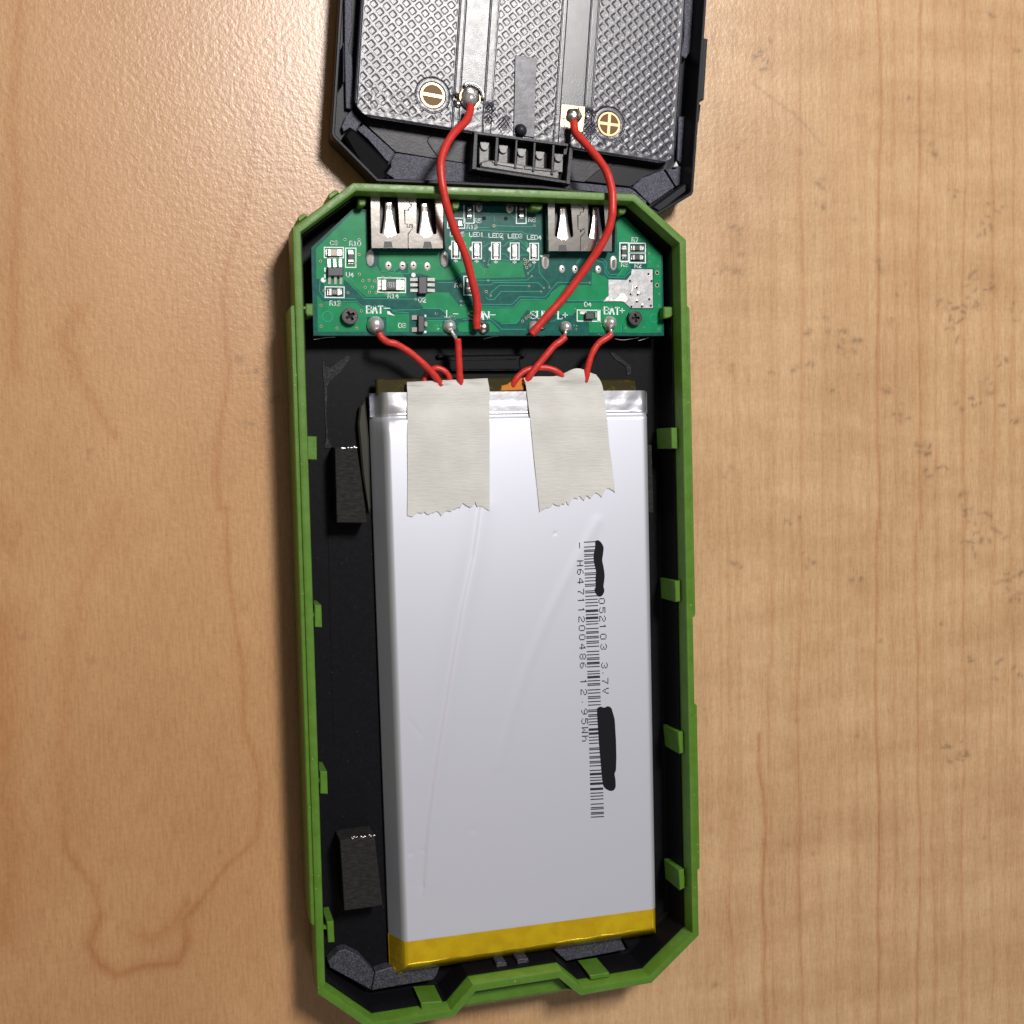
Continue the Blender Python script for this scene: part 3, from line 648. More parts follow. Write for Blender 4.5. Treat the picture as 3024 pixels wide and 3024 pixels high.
for ch, y in (('-', 1611), ('H', 1663.5), ('6', 1689), ('4', 1716), ('7', 1747), ('1', 1773), ('1', 1801), ('2', 1829), ('0', 1855), ('0', 1882), ('4', 1910), ('8', 1939), ('6', 1965), ('1', 2013), ('2', 2044), ('.', 2073), ('9', 2101.6), ('5', 2130), ('W', 2156), ('h', 2181)):
    dotchar(mb, ch, 1713 + (y-1663)*.029, y)
mb.build('printed_lettering', M['ink'], batt)
mb = MB()
b1 = [(195, 0), (265, 0), (310, 0), (330, 0), (372, 0), (396, 0), (386, 2), (437, 0), (476, 0), (497, 0), (487, 2), (537, 0), (577, 0), (637, 0), (662, 0), (705, 0), (750, 0), (798, 0), (823, 0), (893, 0), (918, 0), (967, 0), (1015, 0), (1060, 0), (1105, 0), (1168, 1), (1186, 1), (1230, 0), (1270, 1), (1287, 1), (1328, 0), (1365, 0), (1430, 0), (1475, 0), (1495, 0), (1543, 0), (1565, 0), (1612, 0), (1638, 0), (1685, 0), (1757, 0), (1803, 0), (1848, 0), (1870, 0), (1915, 1)]
b2 = [(25, 0), (42, 0), (75, 0), (130, 0), (160, 0), (192, 1), (205, 1), (243, 0), (277, 0), (295, 0), (350, 0), (388, 0), (430, 0), (450, 0), (490, 0), (530, 0), (588, 0), (607, 0), (645, 0), (663, 0), (695, 0), (730, 0), (762, 0), (814, 1), (827, 1), (862, 1), (875, 1), (912, 0), (947, 0), (985, 0), (1042, 0), (1060, 0), (1100, 0), (1143, 0), (1160, 0), (1200, 0), (1218, 0), (1253, 0), (1307, 0), (1344, 1), (1357, 1), (1392, 0), (1425, 0), (1459, 1), (1472, 1), (1522, 1), (1535, 1), (1577, 0), (1613, 0), (1650, 0), (1707, 0), (1748, 0), (1767, 0), (1808, 0), (1825, 0), (1860, 0)]
bars = [(1560 + y/4.83, k) for y, k in b1] + [(1950 + y/4.025, k) for y, k in b2]
for y, k in bars:
    if k == 2: continue
    xl = 1724 + (y-1600)*(21/812.); xr = 1763.5 + (y-1700)*(20/712.)
    hh = (1.55 if k == 0 else 2.0)
    q = [U(xl, y+1+hh, BZT), U(xr, y-1+hh, BZT), U(xr, y-1-hh, BZT), U(xl, y+1-hh, BZT)]
    n = len(mb.v); mb.v += [(p[0], p[1], ZT(p[0], p[1])) for p in q]; mb.f.append((n, n+1, n+2, n+3))
mb.build('printed_bar_code', M['ink'], batt)
r1 = ZZ(Z(1620, 1560, 4.83), [(665, 180), (700, 165), (740, 190), (770, 235), (785, 275), (775, 380), (760, 450), (785, 560), (800, 680), (785, 800), (780, 835), (795, 870), (790, 920), (760, 965), (720, 978), (685, 950), (650, 880), (675, 830), (668, 720), (680, 620), (655, 520), (640, 430), (645, 350), (665, 280)])
r2 = ZZ(Z(1620, 1950, 4.025), [(575, 565), (620, 545), (660, 568), (700, 540), (745, 560), (768, 640), (785, 700), (800, 950), (805, 1150), (800, 1310), (780, 1345), (795, 1420), (797, 1510), (770, 1550), (720, 1550), (655, 1510), (635, 1400), (600, 1000), (580, 700)])
for r in (r1, r2):
    prism(roundpoly(UU(r, BZT), .5, 3), BZT - .1, BZT + .085).build('marker_blot', M['marker'], batt)

# ------------------------------------------------------------------ masking tape
def tape(name, label, Lft, Rgt, jag, zt):
    """Lft/Rgt: (px,py,z) down each side; jag: relative depth of the torn edge across"""
    nu, nv = 120, 46
    Lp = spline(Lft, 12); Rp = spline(Rgt, 12)
    def samp(P, t):
        k = t*(len(P)-1); i = min(int(k), len(P)-2); f = k-i; return P[i]*(1-f)+P[i+1]*f
    V = []; F = []
    for j in range(nv+1):
        for i in range(nu+1):
            u = i/nu; t = j/nv; a = samp(Lp, t); b = samp(Rp, t); p = a*(1-u)+b*u
            if zt: p = zt(p, u, t)
            if j > nv-4:
                k = u*(len(jag)-1); ii = min(int(k), len(jag)-2); ff = k-ii; jj = 2.2*math.sin(i*2.9)*math.sin(i*.77+len(name)) + jag[ii]*(1-ff)+jag[ii+1]*ff
                p[1] += jj*(j-(nv-4))/4
            q = U(p[0], p[1], p[2]); q = (q[0], q[1], q[2] + .03*math.sin(u*21+t*9)*math.sin(t*33+u*4))
            V.append(q)
    n = nu+1
    for j in range(nv):
        for i in range(nu): F.append((j*n+i, (j+1)*n+i, (j+1)*n+i+1, j*n+i+1))
    top = len(V); V += [(x, y, z-.13) for x, y, z in V]; F += [tuple(reversed([i+top for i in f])) for f in F]
    per = [i for i in range(n)] + [j*n+nu for j in range(1, nv+1)] + [nv*n+i for i in range(nu-1, -1, -1)] + [j*n for j in range(nv-1, 0, -1)]
    for k in range(len(per)):
        a, b = per[k], per[(k+1) % len(per)]; F.append((a, b, b+top, a+top))
    o = mesh_obj(name, V, F, M['tape'], None, 45); tag(o, label, 'tape', 'strips of masking tape'); return o
def jagged(n, seed, amp=8, tilt=0, spikes=()):
    r = random.Random(seed); out = [r.uniform(-amp, amp*.3) * (1 if i % 2 else .4) for i in range(n)]
    return out
tape('masking_tape', 'strip of beige masking tape with straight top over the wires by BAT minus',
     [(1202, 1128, 6.3), (1202, 1140, 6.7), (1203, 1160, 6.9), (1203, 1200, 6.95), (1203, 1240, 7.55), (1203, 1300, 7.72), (1204, 1400, 7.72), (1203, 1519, 7.72)],
     [(1440, 1117, 6.2), (1442, 1130, 6.7), (1446, 1155, 6.9), (1446, 1200, 6.95), (1446, 1240, 7.55), (1446, 1300, 7.72), (1446, 1400, 7.72), (1446, 1508, 7.72)],
     [3, 5, 8, 2, -4, -3, -1, -6, 2, 3, -1, -2, -6, -2, 9, 2, -6, -5, -2, -8, -10, -14, -12, -27, -20, -16, -12, -16, -28, -12, -16, -14, -8, -4, 1],
     lambda p, u, t: np.array([p[0], p[1], p[2] + (.35*math.exp(-((t-.09)/.05)**2)*(math.sin(u*17)*.5+.6))]))
tape('masking_tape', 'strip of beige masking tape bulging over the wires by BAT plus',
     [(1546, 1117, 6.5), (1552, 1132, 6.8), (1556, 1160, 6.9), (1561, 1200, 7.15), (1566, 1238, 7.66), (1573, 1310, 7.72), (1582, 1400, 7.72), (1594, 1512, 7.72)],
     [(1760, 1110, 5.9), (1775, 1128, 6.5), (1784, 1165, 6.9), (1788, 1200, 7.15), (1793, 1238, 7.66), (1799, 1310, 7.72), (1807, 1370, 7.72), (1817, 1458, 7.72)],
     [0, -4, -6, -8, -6, -8, -16, -10, -6, -4, -9, -4, -12, 2, -10, -18, -16, -12, -20, -9, -2, -16, -10, -2, -14, -18, -14, -8, 2, -14, -20, -22, -16, -12, -3],
     lambda p, u, t: np.array([p[0], p[1] - 24*math.exp(-((u-.74)/.20)**2)*max(0, 1-t*9) - 4*math.exp(-((u-.2)/.2)**2)*max(0, 1-t*9), p[2] + 1.25*math.exp(-((u-.72)/.20)**2)*math.exp(-((t-.03)/.11)**2) + .25*math.exp(-((t-.10)/.05)**2)*(math.sin(u*15)*.5+.4)]))

# ------------------------------------------------------------------ circuit board
pcb = thing('circuit_board', 'green circuit board with two USB sockets screwed into the tray', 'circuit board')
BZ = 6.6
bo = ZZ(Z3, [(190, 682), (590, 309), (720, 312), (733, 702)]) + ZZ(Z4, [(193, 778)][:0]) + ZZ(Z3, [(1462, 702)]) + ZZ(Z4, [(195, 330), (197, 190), (1330, 205), (1338, 792)]) + ZZ(Z5, [(948, 712), (960, 349), (1060, 349), (1438, 735), (1452, 1556)]) + ZZ(Z3, [(212, 1515)])
def hpx(f, x, y, r, n=12): c = f(x, y); return circ(c, r, n)
big_holes = [hpx(Z3, 345, 1335, 12, 16), hpx(Z5, 1352, 1377, 10.5, 16)]
ppx(bo, BZ, BZ - 1.1, holes=big_holes).build('board_substrate', M['board_edge'], pcb)
ppx([tuple(p) for p in bo], BZ + .02, BZ - .1, holes=big_holes).build('solder_mask', M['mask_dark'], pcb)
ZM = BZ + .045
zones = [
 ZZ(Z3, [(235, 692), (590, 338), (706, 342), (714, 700), (700, 760), (712, 850), (760, 880), (815, 852), (852, 917), (960, 920), (1040, 905), (1095, 985), (1095, 1145), (712, 1150), (520, 985), (500, 985), (500, 1045), (318, 1045), (290, 980), (240, 978)]),
 ZZ(Z3, [(275, 1050), (310, 1000), (316, 1150), (505, 1155), (618, 1150), (510, 1010), (515, 1050), (515, 1165), (318, 1165), (285, 1105)])[:0],
 ZZ(Z3, [(248, 1137), (308, 1198), (615, 1202), (668, 1248), (890, 1252), (950, 1308), (1122, 1310), (1122, 1480), (905, 1482), (905, 1340), (720, 1340), (715, 1480), (252, 1482)]),
 ZZ(Z3, [(838, 735), (1402, 735), (1418, 850), (1462, 884), (1500, 870), (1528, 822)]) + ZZ(Z4, [(318, 893), (590, 900), (640, 962), (700, 975), (745, 893), (895, 893), (950, 913), (1055, 915), (1092, 880), (1100, 970), (1128, 1078), (562, 1092), (470, 1022), (402, 1022), (312, 1103), (130, 1108)]) + ZZ(Z3, [(1372, 985), (1290, 945), (1230, 930), (1110, 925), (1110, 830), (975, 905), (860, 905), (835, 850)]),
 ZZ(Z4, [(250, 1252), (350, 1375), (375, 1405), (455, 1410), (500, 1432), (995, 1430), (1080, 1342), (1350, 1342), (1470, 1215), (1530, 1168), (1838, 1166), (1900, 1180)]) + ZZ(Z5, [(712, 1050), (716, 905), (850, 955), (882, 985), (884, 1148), (828, 1200), (455, 1200), (440, 1225), (1035, 1215), (1100, 1278), (1095, 1330), (1020, 1470), (1020, 1525), (690, 1525), (685, 1420), (560, 1420), (560, 1290), (500, 1345), (300, 1345)]) + ZZ(Z4, [(1330, 1560), (1150, 1450), (1020, 1600), (850, 1600), (740, 1545), (400, 1545), (350, 1530), (240, 1520), (150, 1440)]) + ZZ(Z3, [(1265, 1262), (1225, 1215), (1300, 1108), (1400, 1105)]),
 ZZ(Z4, [(30, 1565), (180, 1565), (185, 1700), (0, 1700), (0, 1600)]),
 ZZ(Z4, [(375, 1590), (520, 1600), (520, 1700), (370, 1700), (350, 1640)]),
 ZZ(Z4, [(690, 1590), (740, 1590), (835, 1690), (820, 1700), (715, 1700), (715, 1620)]),
 ZZ(Z4, [(440, 575), (520, 585), (520, 600), (500, 670), (500, 870), (400, 885), (385, 660), (270, 660), (275, 600)]),
 ZZ(Z4, [(1110, 665), (1160, 680), (1165, 770), (1135, 715)]),
 ZZ(Z5, [(968, 362), (1056, 362), (1423, 742), (1430, 1525), (1240, 1530), (1030, 1525), (1035, 1440), (1105, 1290), (1345, 1288), (1350, 868), (1280, 868), (1280, 600), (985, 600), (985, 700), (978, 710)]),
 ZZ(Z5, [(1280, 600)])[:0],
 ZZ(Z5, [(985, 612), (992, 812), (1100, 822), (1095, 880), (1050, 945), (965, 952), (1005, 900), (980, 870), (980, 712)]),
]
for z in zones:
    if len(z) > 2: ppx(z, ZM, BZ - .02).build('copper_area', M['mask_green'], pcb)
# tracks
tr = MB()
tracks = [(Z3, [(515, 985), (700, 1165), (1185, 1170)]), (Z3, [(315, 1197), (620, 1190), (672, 1238), (900, 1240)]), (Z3, [(885, 1255), (945, 1262), (965, 1275), (1225, 1270)]), (Z3, [(505, 920), (595, 1005)]),
 (Z3, [(960, 1290), (1120, 1300)]), (Z3, [(1245, 1258), (1420, 1262), (1490, 1320)]), (Z3, [(1280, 1350), (1620, 1350)]), (Z3, [(1280, 1372), (1500, 1372)]), (Z3, [(1000, 925), (1120, 930)]), (Z3, [(850, 905), (970, 918), (1035, 855)]), (Z3, [(1195, 830), (1265, 830)]),
 (Z3, [(1100, 825), (1140, 825)]), (Z3, [(840, 730), (1400, 730), (1412, 740)]), (Z3, [(275, 985), (268, 1095), (318, 1160), (612, 1165)]),
 (Z4, [(650, 352), (950, 352), (1000, 400), (1030, 400)]), (Z4, [(765, 365), (775, 440)]), (Z4, [(790, 490), (1215, 500)]), (Z4, [(460, 510), (715, 510)]), (Z4, [(430, 540), (715, 542), (745, 550), (1090, 560), (1120, 580), (1230, 590)]), (Z4, [(440, 575), (480, 578)]),
 (Z4, [(640, 620), (850, 628)]), (Z4, [(850, 580), (915, 580)]), (Z4, [(840, 720), (885, 720), (930, 672), (1040, 640), (1060, 655)]), (Z4, [(1060, 650), (1150, 745)]), (Z4, [(1075, 720), (1140, 785)]), (Z4, [(630, 720), (670, 720), (700, 690), (730, 690)]),
 (Z4, [(850, 810), (895, 812), (950, 870)]), (Z4, [(850, 878), (915, 882), (955, 910)]), (Z4, [(1065, 840), (1085, 820), (1150, 825)]), (Z4, [(130, 1138), (315, 1138), (405, 1050)]), (Z4, [(560, 1110), (700, 1115), (1150, 1108), (1195, 1065)]),
 (Z4, [(565, 1165), (735, 1165), (770, 1135), (1270, 1140), (1335, 1200)]), (Z4, [(730, 1285), (735, 1250), (830, 1170), (1160, 1175)]), (Z4, [(670, 1300), (700, 1330), (765, 1332), (850, 1240), (1305, 1238)]), (Z4, [(500, 1385), (975, 1388), (1060, 1300), (1350, 1305), (1490, 1135), (1860, 1140)]),
 (Z4, [(500, 1415), (990, 1418), (1075, 1332), (1350, 1335)]), (Z4, [(390, 1350), (470, 1352), (490, 1380)]), (Z4, [(385, 1400), (460, 1392)]), (Z4, [(845, 1608), (1020, 1605), (1070, 1550)]), (Z4, [(740, 1560), (855, 1670), (1130, 1672)]), (Z4, [(430, 1588), (730, 1588)]), (Z4, [(405, 1558), (740, 1560)]),
 (Z4, [(1280, 900), (1282, 1020), (1390, 1150), (1400, 1190)]), (Z4, [(1230, 930), (1225, 960), (1160, 1030)]), (Z4, [(1410, 1270), (1475, 1215)]), (Z4, [(1620, 1505), (1655, 1510), (1700, 1465)]), (Z4, [(1410, 1580), (1450, 1578), (1500, 1530)]), (Z4, [(700, 920), (710, 880), (730, 850)]), (Z4, [(600, 900), (650, 965)]),
 (Z5, [(790, 765), (830, 775), (870, 815), (865, 890), (900, 935), (990, 932), (1045, 870)]), (Z5, [(760, 790), (830, 810), (850, 850), (850, 910), (885, 960), (1050, 962), (1105, 905), (1105, 840)]), (Z5, [(560, 822), (608, 760)]), (Z5, [(465, 1202), (828, 1203), (880, 1150)]), (Z5, [(1020, 1455), (1022, 1525)]), (Z5, [(1415, 945), (1405, 960)])]
for f, p in tracks: strip_line([U(*f(*q), ZM) for q in p], .13, ZM - .01, .03, tr)
o = tr.build('track', M['mask_line'], pcb); o['kind'] = 'stuff'
# plated via holes
vias = MB(); vh = MB()
def via(f, x, y, r=4.6):
    c = U(*f(x, y), ZM); prism(circ(c, r*.85/16.5, 12), BZ, ZM + .03, [circ(c, r*.6/16.5, 10)], 0, vias); prism(circ(c, r*.62/16.5, 10), BZ, ZM + .012, (), 0, vh)
for x, y in ((510, 603), (645, 605), (645, 745), (280, 808), (648, 933), (680, 995), (740, 990), (795, 997), (703, 1057), (772, 1055), (745, 1103), (806, 1110), (897, 1110), (540, 1110), (312, 1092), (283, 1228), (447, 1228), (668, 1282), (285, 1428), (436, 1445), (623, 1446), (1382, 1307), (1185, 1172), (868, 962), (940, 965), (957, 1105), (610, 828)): via(Z3, x, y)
for x, y in ((435, 697), (447, 745), (1118, 873), (1150, 892), (1122, 922), (1178, 940), (1140, 966), (680, 1240), (768, 490), (110, 1492), (1095, 1577), (1135, 1543), (1165, 1520), (1205, 1500)): via(Z4, x, y, 5)
for x, y in ((700, 1113), (1200, 1065), (1338, 1200), (1402, 1195), (1168, 1178), (730, 1288), (1305, 1240), (1860, 1140), (1230, 488), (390, 1350), (390, 1398), (868, 640), (940, 630), (705, 935), (655, 890), (1155, 1035)): via(Z4, x, y, 3.4)
for x, y in ((1382, 915), (1382, 1043)): via(Z5, x, y, 8)
for x, y in ((1300, 720), (1305, 800), (1392, 845), (1400, 1130), (1402, 1250), (1250, 1470), (1395, 1490), (1060, 1480)): via(Z5, x, y, 3)
o = vias.build('via_ring', M['via'], pcb); o['kind'] = 'stuff'; o = vh.build('via_hole', M['hole'], pcb); o['kind'] = 'stuff'
for x, y in ((655, 405), (903, 408)): ppx(circ(Z4(x, y), 6, 14), ZM + .01, BZ).build('peg_hole', M['hole'], pcb)
# tinned heat pad
pad = ZZ(Z5, [(886, 985), (1072, 990), (1118, 935), (1122, 880), (1335, 880), (1340, 1275), (1112, 1275), (1040, 1208), (885, 1206), (832, 1210), (888, 1150)])
ppx(pad, ZM + .05, BZ).build('tinned_pad', M['tin'], pcb)
pm = MB()
for pts in (ZZ(Z5, [(885, 1200), (890, 1165), (940, 1195), (985, 1160), (1000, 1125), (1045, 1120), (1085, 1180), (1070, 1215), (1000, 1206)]), ZZ(Z5, [(1128, 1030), (1142, 1032), (1128, 1110), (1112, 1112)]), ZZ(Z5, [(840, 1205), (870, 1160), (900, 1175), (890, 1200)])): prism(roundpoly(UU(pts, ZM), .25, 3), BZ, ZM + .11, (), .03, pm)
for x, y, r in ((1168, 1068, 26), (1195, 1125, 26), (1178, 1205, 22), (1118, 1140, 22), (1235, 1245, 20), (1108, 1005, 16), (1300, 950, 14), (1115, 1262, 12)): dome(U(*Z5(x, y), ZM), r/3.45/16.5, ZM + .04, .1, pm, 12, 4)
pm.build('solder_smear', M['pin'], pcb, 40)
pm = MB()
for x, y in ((1292, 929), (1103, 999), (1323, 1000), (1168, 1068), (1111, 1135), (1183, 1139), (1299, 1186), (1172, 1210), (1315, 1252), (1225, 1260), (1118, 1262)): prism(circ(U(*Z5(x, y), ZM), .21, 10), BZ, ZM + .155, (), 0, pm)
o = pm.build('pad_hole', M['hole'], pcb); o['kind'] = 'stuff'

# silkscreen
G = {'0': [[(0, 1), (0, 5), (1, 6), (3, 6), (4, 5), (4, 1), (3, 0), (1, 0), (0, 1)]], '1': [[(1, 5), (2, 6), (2, 0)], [(1, 0), (3, 0)]], '2': [[(0, 5), (1, 6), (3, 6), (4, 5), (4, 4), (0, 0), (4, 0)]],
 '3': [[(0, 5), (1, 6), (3, 6), (4, 5), (4, 4), (3, 3), (1.5, 3)], [(3, 3), (4, 2), (4, 1), (3, 0), (1, 0), (0, 1)]], '4': [[(3, 0), (3, 6), (0, 2), (4, 2)]], '5': [[(4, 6), (0, 6), (0, 3.4), (3, 3.6), (4, 2.6), (4, 1), (3, 0), (1, 0), (0, 1)]],
 '6': [[(4, 5), (3, 6), (1, 6), (0, 5), (0, 1), (1, 0), (3, 0), (4, 1), (4, 2.5), (3, 3.3), (0, 3)]], '7': [[(0, 6), (4, 6), (1.5, 0)]], '8': [[(1, 3.2), (0, 4.2), (0, 5), (1, 6), (3, 6), (4, 5), (4, 4.2), (3, 3.2), (1, 3.2), (0, 2.2), (0, 1), (1, 0), (3, 0), (4, 1), (4, 2.2), (3, 3.2)]],
 '9': [[(4, 3), (1, 2.8), (0, 3.6), (0, 5), (1, 6), (3, 6), (4, 5), (4, 1), (3, 0), (0, 0)]], 'A': [[(0, 0), (2, 6), (4, 0)], [(.8, 2), (3.2, 2)]], 'B': [[(0, 0), (0, 6), (3, 6), (4, 5), (4, 4), (3, 3.2), (0, 3.2)], [(3, 3.2), (4, 2.2), (4, 1), (3, 0), (0, 0)]],
 'C': [[(4, 5), (3, 6), (1, 6), (0, 5), (0, 1), (1, 0), (3, 0), (4, 1)]], 'D': [[(0, 0), (0, 6), (2.8, 6), (4, 4.8), (4, 1.2), (2.8, 0), (0, 0)]], 'E': [[(4, 6), (0, 6), (0, 0), (4, 0)], [(0, 3), (3, 3)]], 'L': [[(0, 6), (0, 0), (4, 0)]],
 'N': [[(0, 0), (0, 6), (4, 0), (4, 6)]], 'Q': [[(0, 1), (0, 5), (1, 6), (3, 6), (4, 5), (4, 1), (3, 0), (1, 0), (0, 1)], [(2.4, 1.6), (4, 0)]], 'R': [[(0, 0), (0, 6), (3, 6), (4, 5), (4, 4), (3, 3), (0, 3)], [(2, 3), (4, 0)]],
 'S': [[(4, 5), (3, 6), (1, 6), (0, 5), (0, 4), (4, 2), (4, 1), (3, 0), (1, 0), (0, 1)]], 'T': [[(0, 6), (4, 6)], [(2, 6), (2, 0)]], 'U': [[(0, 6), (0, 1), (1, 0), (3, 0), (4, 1), (4, 6)]], '+': [[(2, 1), (2, 5)], [(0, 3), (4, 3)]], '-': [[(0, 3), (4, 3)]]}
SERIF = {'B': [[(0, 0), (4, 0)], [(0, 6), (3, 6)]], 'A': [[(-.7, 0), (1, 0)], [(3, 0), (4.7, 0)]], 'T': [[(0, 6), (0, 4.9)], [(4, 6), (4, 4.9)], [(1.1, 0), (2.9, 0)]], 'L': [[(-.6, 6), (1.2, 6)], [(-.6, 0), (4, 0)], [(4, 0), (4, 1.3)]], 'N': [[(-.8, 6), (.7, 6)], [(3.2, 6), (4.8, 6)], [(-.7, 0), (.8, 0)]], 'U': [[(-.8, 6), (.9, 6)], [(3.2, 6), (4.8, 6)]], 'S': [[(4, 5), (4, 6)], [(0, 1), (0, 0)]]}
silk = MB(); ZS = ZM + .03
def text(f, s, x, y, h, adv, w=.14, serif=False, rot=0.0, mb=silk, z=ZS, ang=.02, wx=.78):
    """lettering whose lower left corner is at zoom pixel (x,y); h and adv in zoom pixels"""
    for i, ch in enumerate(s):
        if ch == ' ': continue
        gl = G[ch]
        for st in gl:
            for a, b in zip(st[:-1], st[1:]):
                P = []
                for q in (a, b):
                    gx = x + i*adv + q[0]/4*adv*wx; gy = y - q[1]/6*h
                    if rot: gx, gy = x + (len(s)-i)*adv - q[0]/4*adv*wx, y - h + q[1]/6*h
                    gy += (gx-x)*ang
                    P.append(U(*f(gx, gy), z))
                ww = w
                if serif: ww = w*1.75 if abs(a[0]-b[0]) < abs(a[1]-b[1])*.75 and not (ch in 'AN' and a[0] < b[0] == False) else w*.75
                d = np.array(P[1][:2])-np.array(P[0][:2]); d = d/(np.linalg.norm(d)+1e-9)*ww*.4
                P = [tuple(np.array(P[0][:2])-d), tuple(np.array(P[1][:2])+d)]
                strip_line(P, ww, z-.02, .02, mb)
        if serif and ch in SERIF:
            for st in SERIF[ch]:
                P = [U(*f(x + i*adv + q[0]/4*adv*wx, y - q[1]/6*h + i*adv*ang), z) for q in st]; strip_line(P, w*.6, z-.02, .022, mb)
def box(f, x0, y0, x1, y1, w=.16, sk=0.0, mb=silk):
    c = [(x0, y0), (x1, y0+sk), (x1, y1+sk), (x0, y1)]
    P = UU(ZZ(f, c), ZS); prism(P, ZS-.03, ZS, [offset([p[:2] for p in P], w*1.15)], 0, mb)
box(Z3, 310, 672, 502, 780, sk=2); box(Z3, 512, 680, 620, 873); box(Z3, 318, 1047, 508, 1157, sk=3); box(Z3, 818, 962, 1092, 1108, sk=4)
text(Z3, 'C8', 372, 652, 36, 40); text(Z3, 'R10', 555, 660, 42, 38); text(Z3, 'U4', 524, 958, 42, 38); text(Z3, 'R13', 367, 1228, 42, 37); text(Z3, 'R14', 920, 1158, 40, 36); text(Z3, 'Q2', 1212, 1198, 40, 38); text(Z3, 'D3', 1020, 1440, 40, 40)
for x, y, r in ((305, 988, 24), (1163, 940, 22)):
    prism(circ(U(*Z3(x, y), ZS), r/3.22/16.5, 14), ZS-.03, ZS, (), 0, silk)
strip_line([U(*Z3(*q), ZS) for q in ((320, 870), (322, 910))], .25, ZS-.02, .02, silk); strip_line([U(*Z3(*q), ZS) for q in ((320, 935), (320, 985))], .25, ZS-.02, .02, silk)
text(Z3, 'BAT', 718, 1302, 68, 55, .16, True, ang=.0); text(Z3, '-', 882, 1290, 68, 60, .15, wx=.9)
prism(UU(ZZ(Z3, [(912, 1285), (935, 1285), (950, 1305), (990, 1330), (915, 1312)]), ZS), ZS-.03, ZS, (), 0, silk)
text(Z3, 'L', 1478, 1340, 62, 40, .10, True); text(Z3, '-', 1540, 1340, 62, 60, .13)
text(Z3, 'SUN', 1690, 1358, 70, 68, .16, True); text(Z4, '-', 728, 1545, 80, 60, .14, wx=.9)
box(Z4, 420, 237, 545, 466); box(Z4, 1018, 243, 1140, 468); box(Z4, 233, 395, 440, 520, sk=4); box(Z4, 418, 1060, 545, 1284, sk=3)
text(Z4, 'R5', 548, 455, 45, 40); text(Z4, 'R6', 1165, 443, 46, 42); text(Z4, 'R19', 460, 522, 42, 42); text(Z4, 'R4', 322, 1192, 46, 46)
for i, (s, x, y) in enumerate((('LED5', 268, 608), ('LED1', 488, 612), ('LED2', 710, 623), ('LED3', 930, 630), ('LED4', 1148, 645))): text(Z4, s, x, y, 46, 42, ang=.0)
leds = ((280, 660, 385, 868), (515, 672, 630, 872), (735, 674, 846, 880), (950, 680, 1060, 882), (1172, 684, 1282, 884))
for x0, y0, x1, y1 in leds:
    box(Z4, x0, y0, x1, y1, .17)
    prism(UU(ZZ(Z4, [(x0, y0+48), (x0-26, y0+68), (x0-28, y0+92), (x0, y0+112)]), ZS), ZS-.03, ZS, (), 0, silk)
    text(Z4, '+', (x0+x1)/2-20, y1+42, 40, 48, .17)
text(Z4, 'SUN', 1190, 1548, 82, 72, .17, True, ang=.0); text(Z4, 'L', 1500, 1552, 80, 58, .17, True); text(Z4, '+', 1553, 1548, 80, 70, .15)
box(Z5, 563, 1290, 805, 1412, sk=4); strip_line([U(*Z5(*q), ZS) for q in ((783, 1298), (785, 1412))], .45, ZS-.02, .02, silk)
text(Z5, 'D4', 642, 1258, 42, 38); text(Z5, 'BAT', 845, 1335, 70, 55, .16, True, ang=.03); text(Z5, '+', 1002, 1335, 70, 60, .14)
box(Z5, 997, 605, 1096, 806, .2); box(Z5, 1094, 608, 1268, 716, .2, sk=2); box(Z5, 1094, 708, 1268, 818, .2, sk=3)
text(Z5, 'R7', 1125, 600, 42, 36); text(Z5, 'R3', 1018, 852, 42, 36); text(Z5, 'R2', 1155, 862, 42, 36)
prism(UU(ZZ(Z4, [(1290, 830), (1400, 815), (1398, 850), (1310, 850)]), ZS), ZS-.03, ZS, (), 0, silk)
silk.build('silkscreen_print', M['silk'], pcb)

# chip resistors, capacitor, LEDs
def smd(f, x0, y0, x1, y1, kind='resistor', body='black', hgt=.45, code=None, parts=('terminal',), horiz=None):
    horiz = (x1-x0) > (y1-y0) if horiz is None else horiz
    z1 = ZM + hgt
    def q(a0, b0, a1, b1): return ZZ(f, [(a0, b0), (a1, b0), (a1, b1), (a0, b1)])
    o = ppx(q(x0, y0, x1, y1), z1, BZ, .04).build(kind, M[body], pcb)
    k = .24
    ends = (q(x0-3, y0-2, x0+(x1-x0)*k, y1+2), q(x1-(x1-x0)*k, y0-2, x1+3, y1+2)) if horiz else (q(x0-2, y0-3, x1+2, y0+(y1-y0)*k), q(x0-2, y1-(y1-y0)*k, x1+2, y1+3))
    for e in ends: ppx(e, z1+.03, BZ, .06).build('terminal', M['terminal'], o)
    # solder pads beyond the ends
    mbp = MB(); dx, dy = (x1-x0)*.22, (y1-y0)*.22
    for e in ((q(x0-dx, y0, x0, y1), q(x1, y0, x1+dx, y1)) if horiz else (q(x0, y0-dy, x1, y0), q(x0, y1, x1, y1+dy))): ppx(e, ZM+.12, BZ, .05, mbp)
    mbp.build('solder_fillet', M['solder_dull'], o)
    if code:
        t = MB(); hh = (y1-y0)*.5 if horiz else (x1-x0)*.5
        if horiz: text(f, code, x0+(x1-x0)*.30, y1-(y1-y0)*.27, hh, (x1-x0)*.42/len(code), .055, mb=t, z=z1+.045, rot=(1 if code == '8050' else 0))
        t.build('printed_code', M['silk'], o)
    return o
smd(Z3, 352, 695, 462, 758, 'capacitor', 'ceramic', .6); smd(Z3, 542, 722, 592, 815, code=None); smd(Z3, 362, 1070, 462, 1132, code='102')
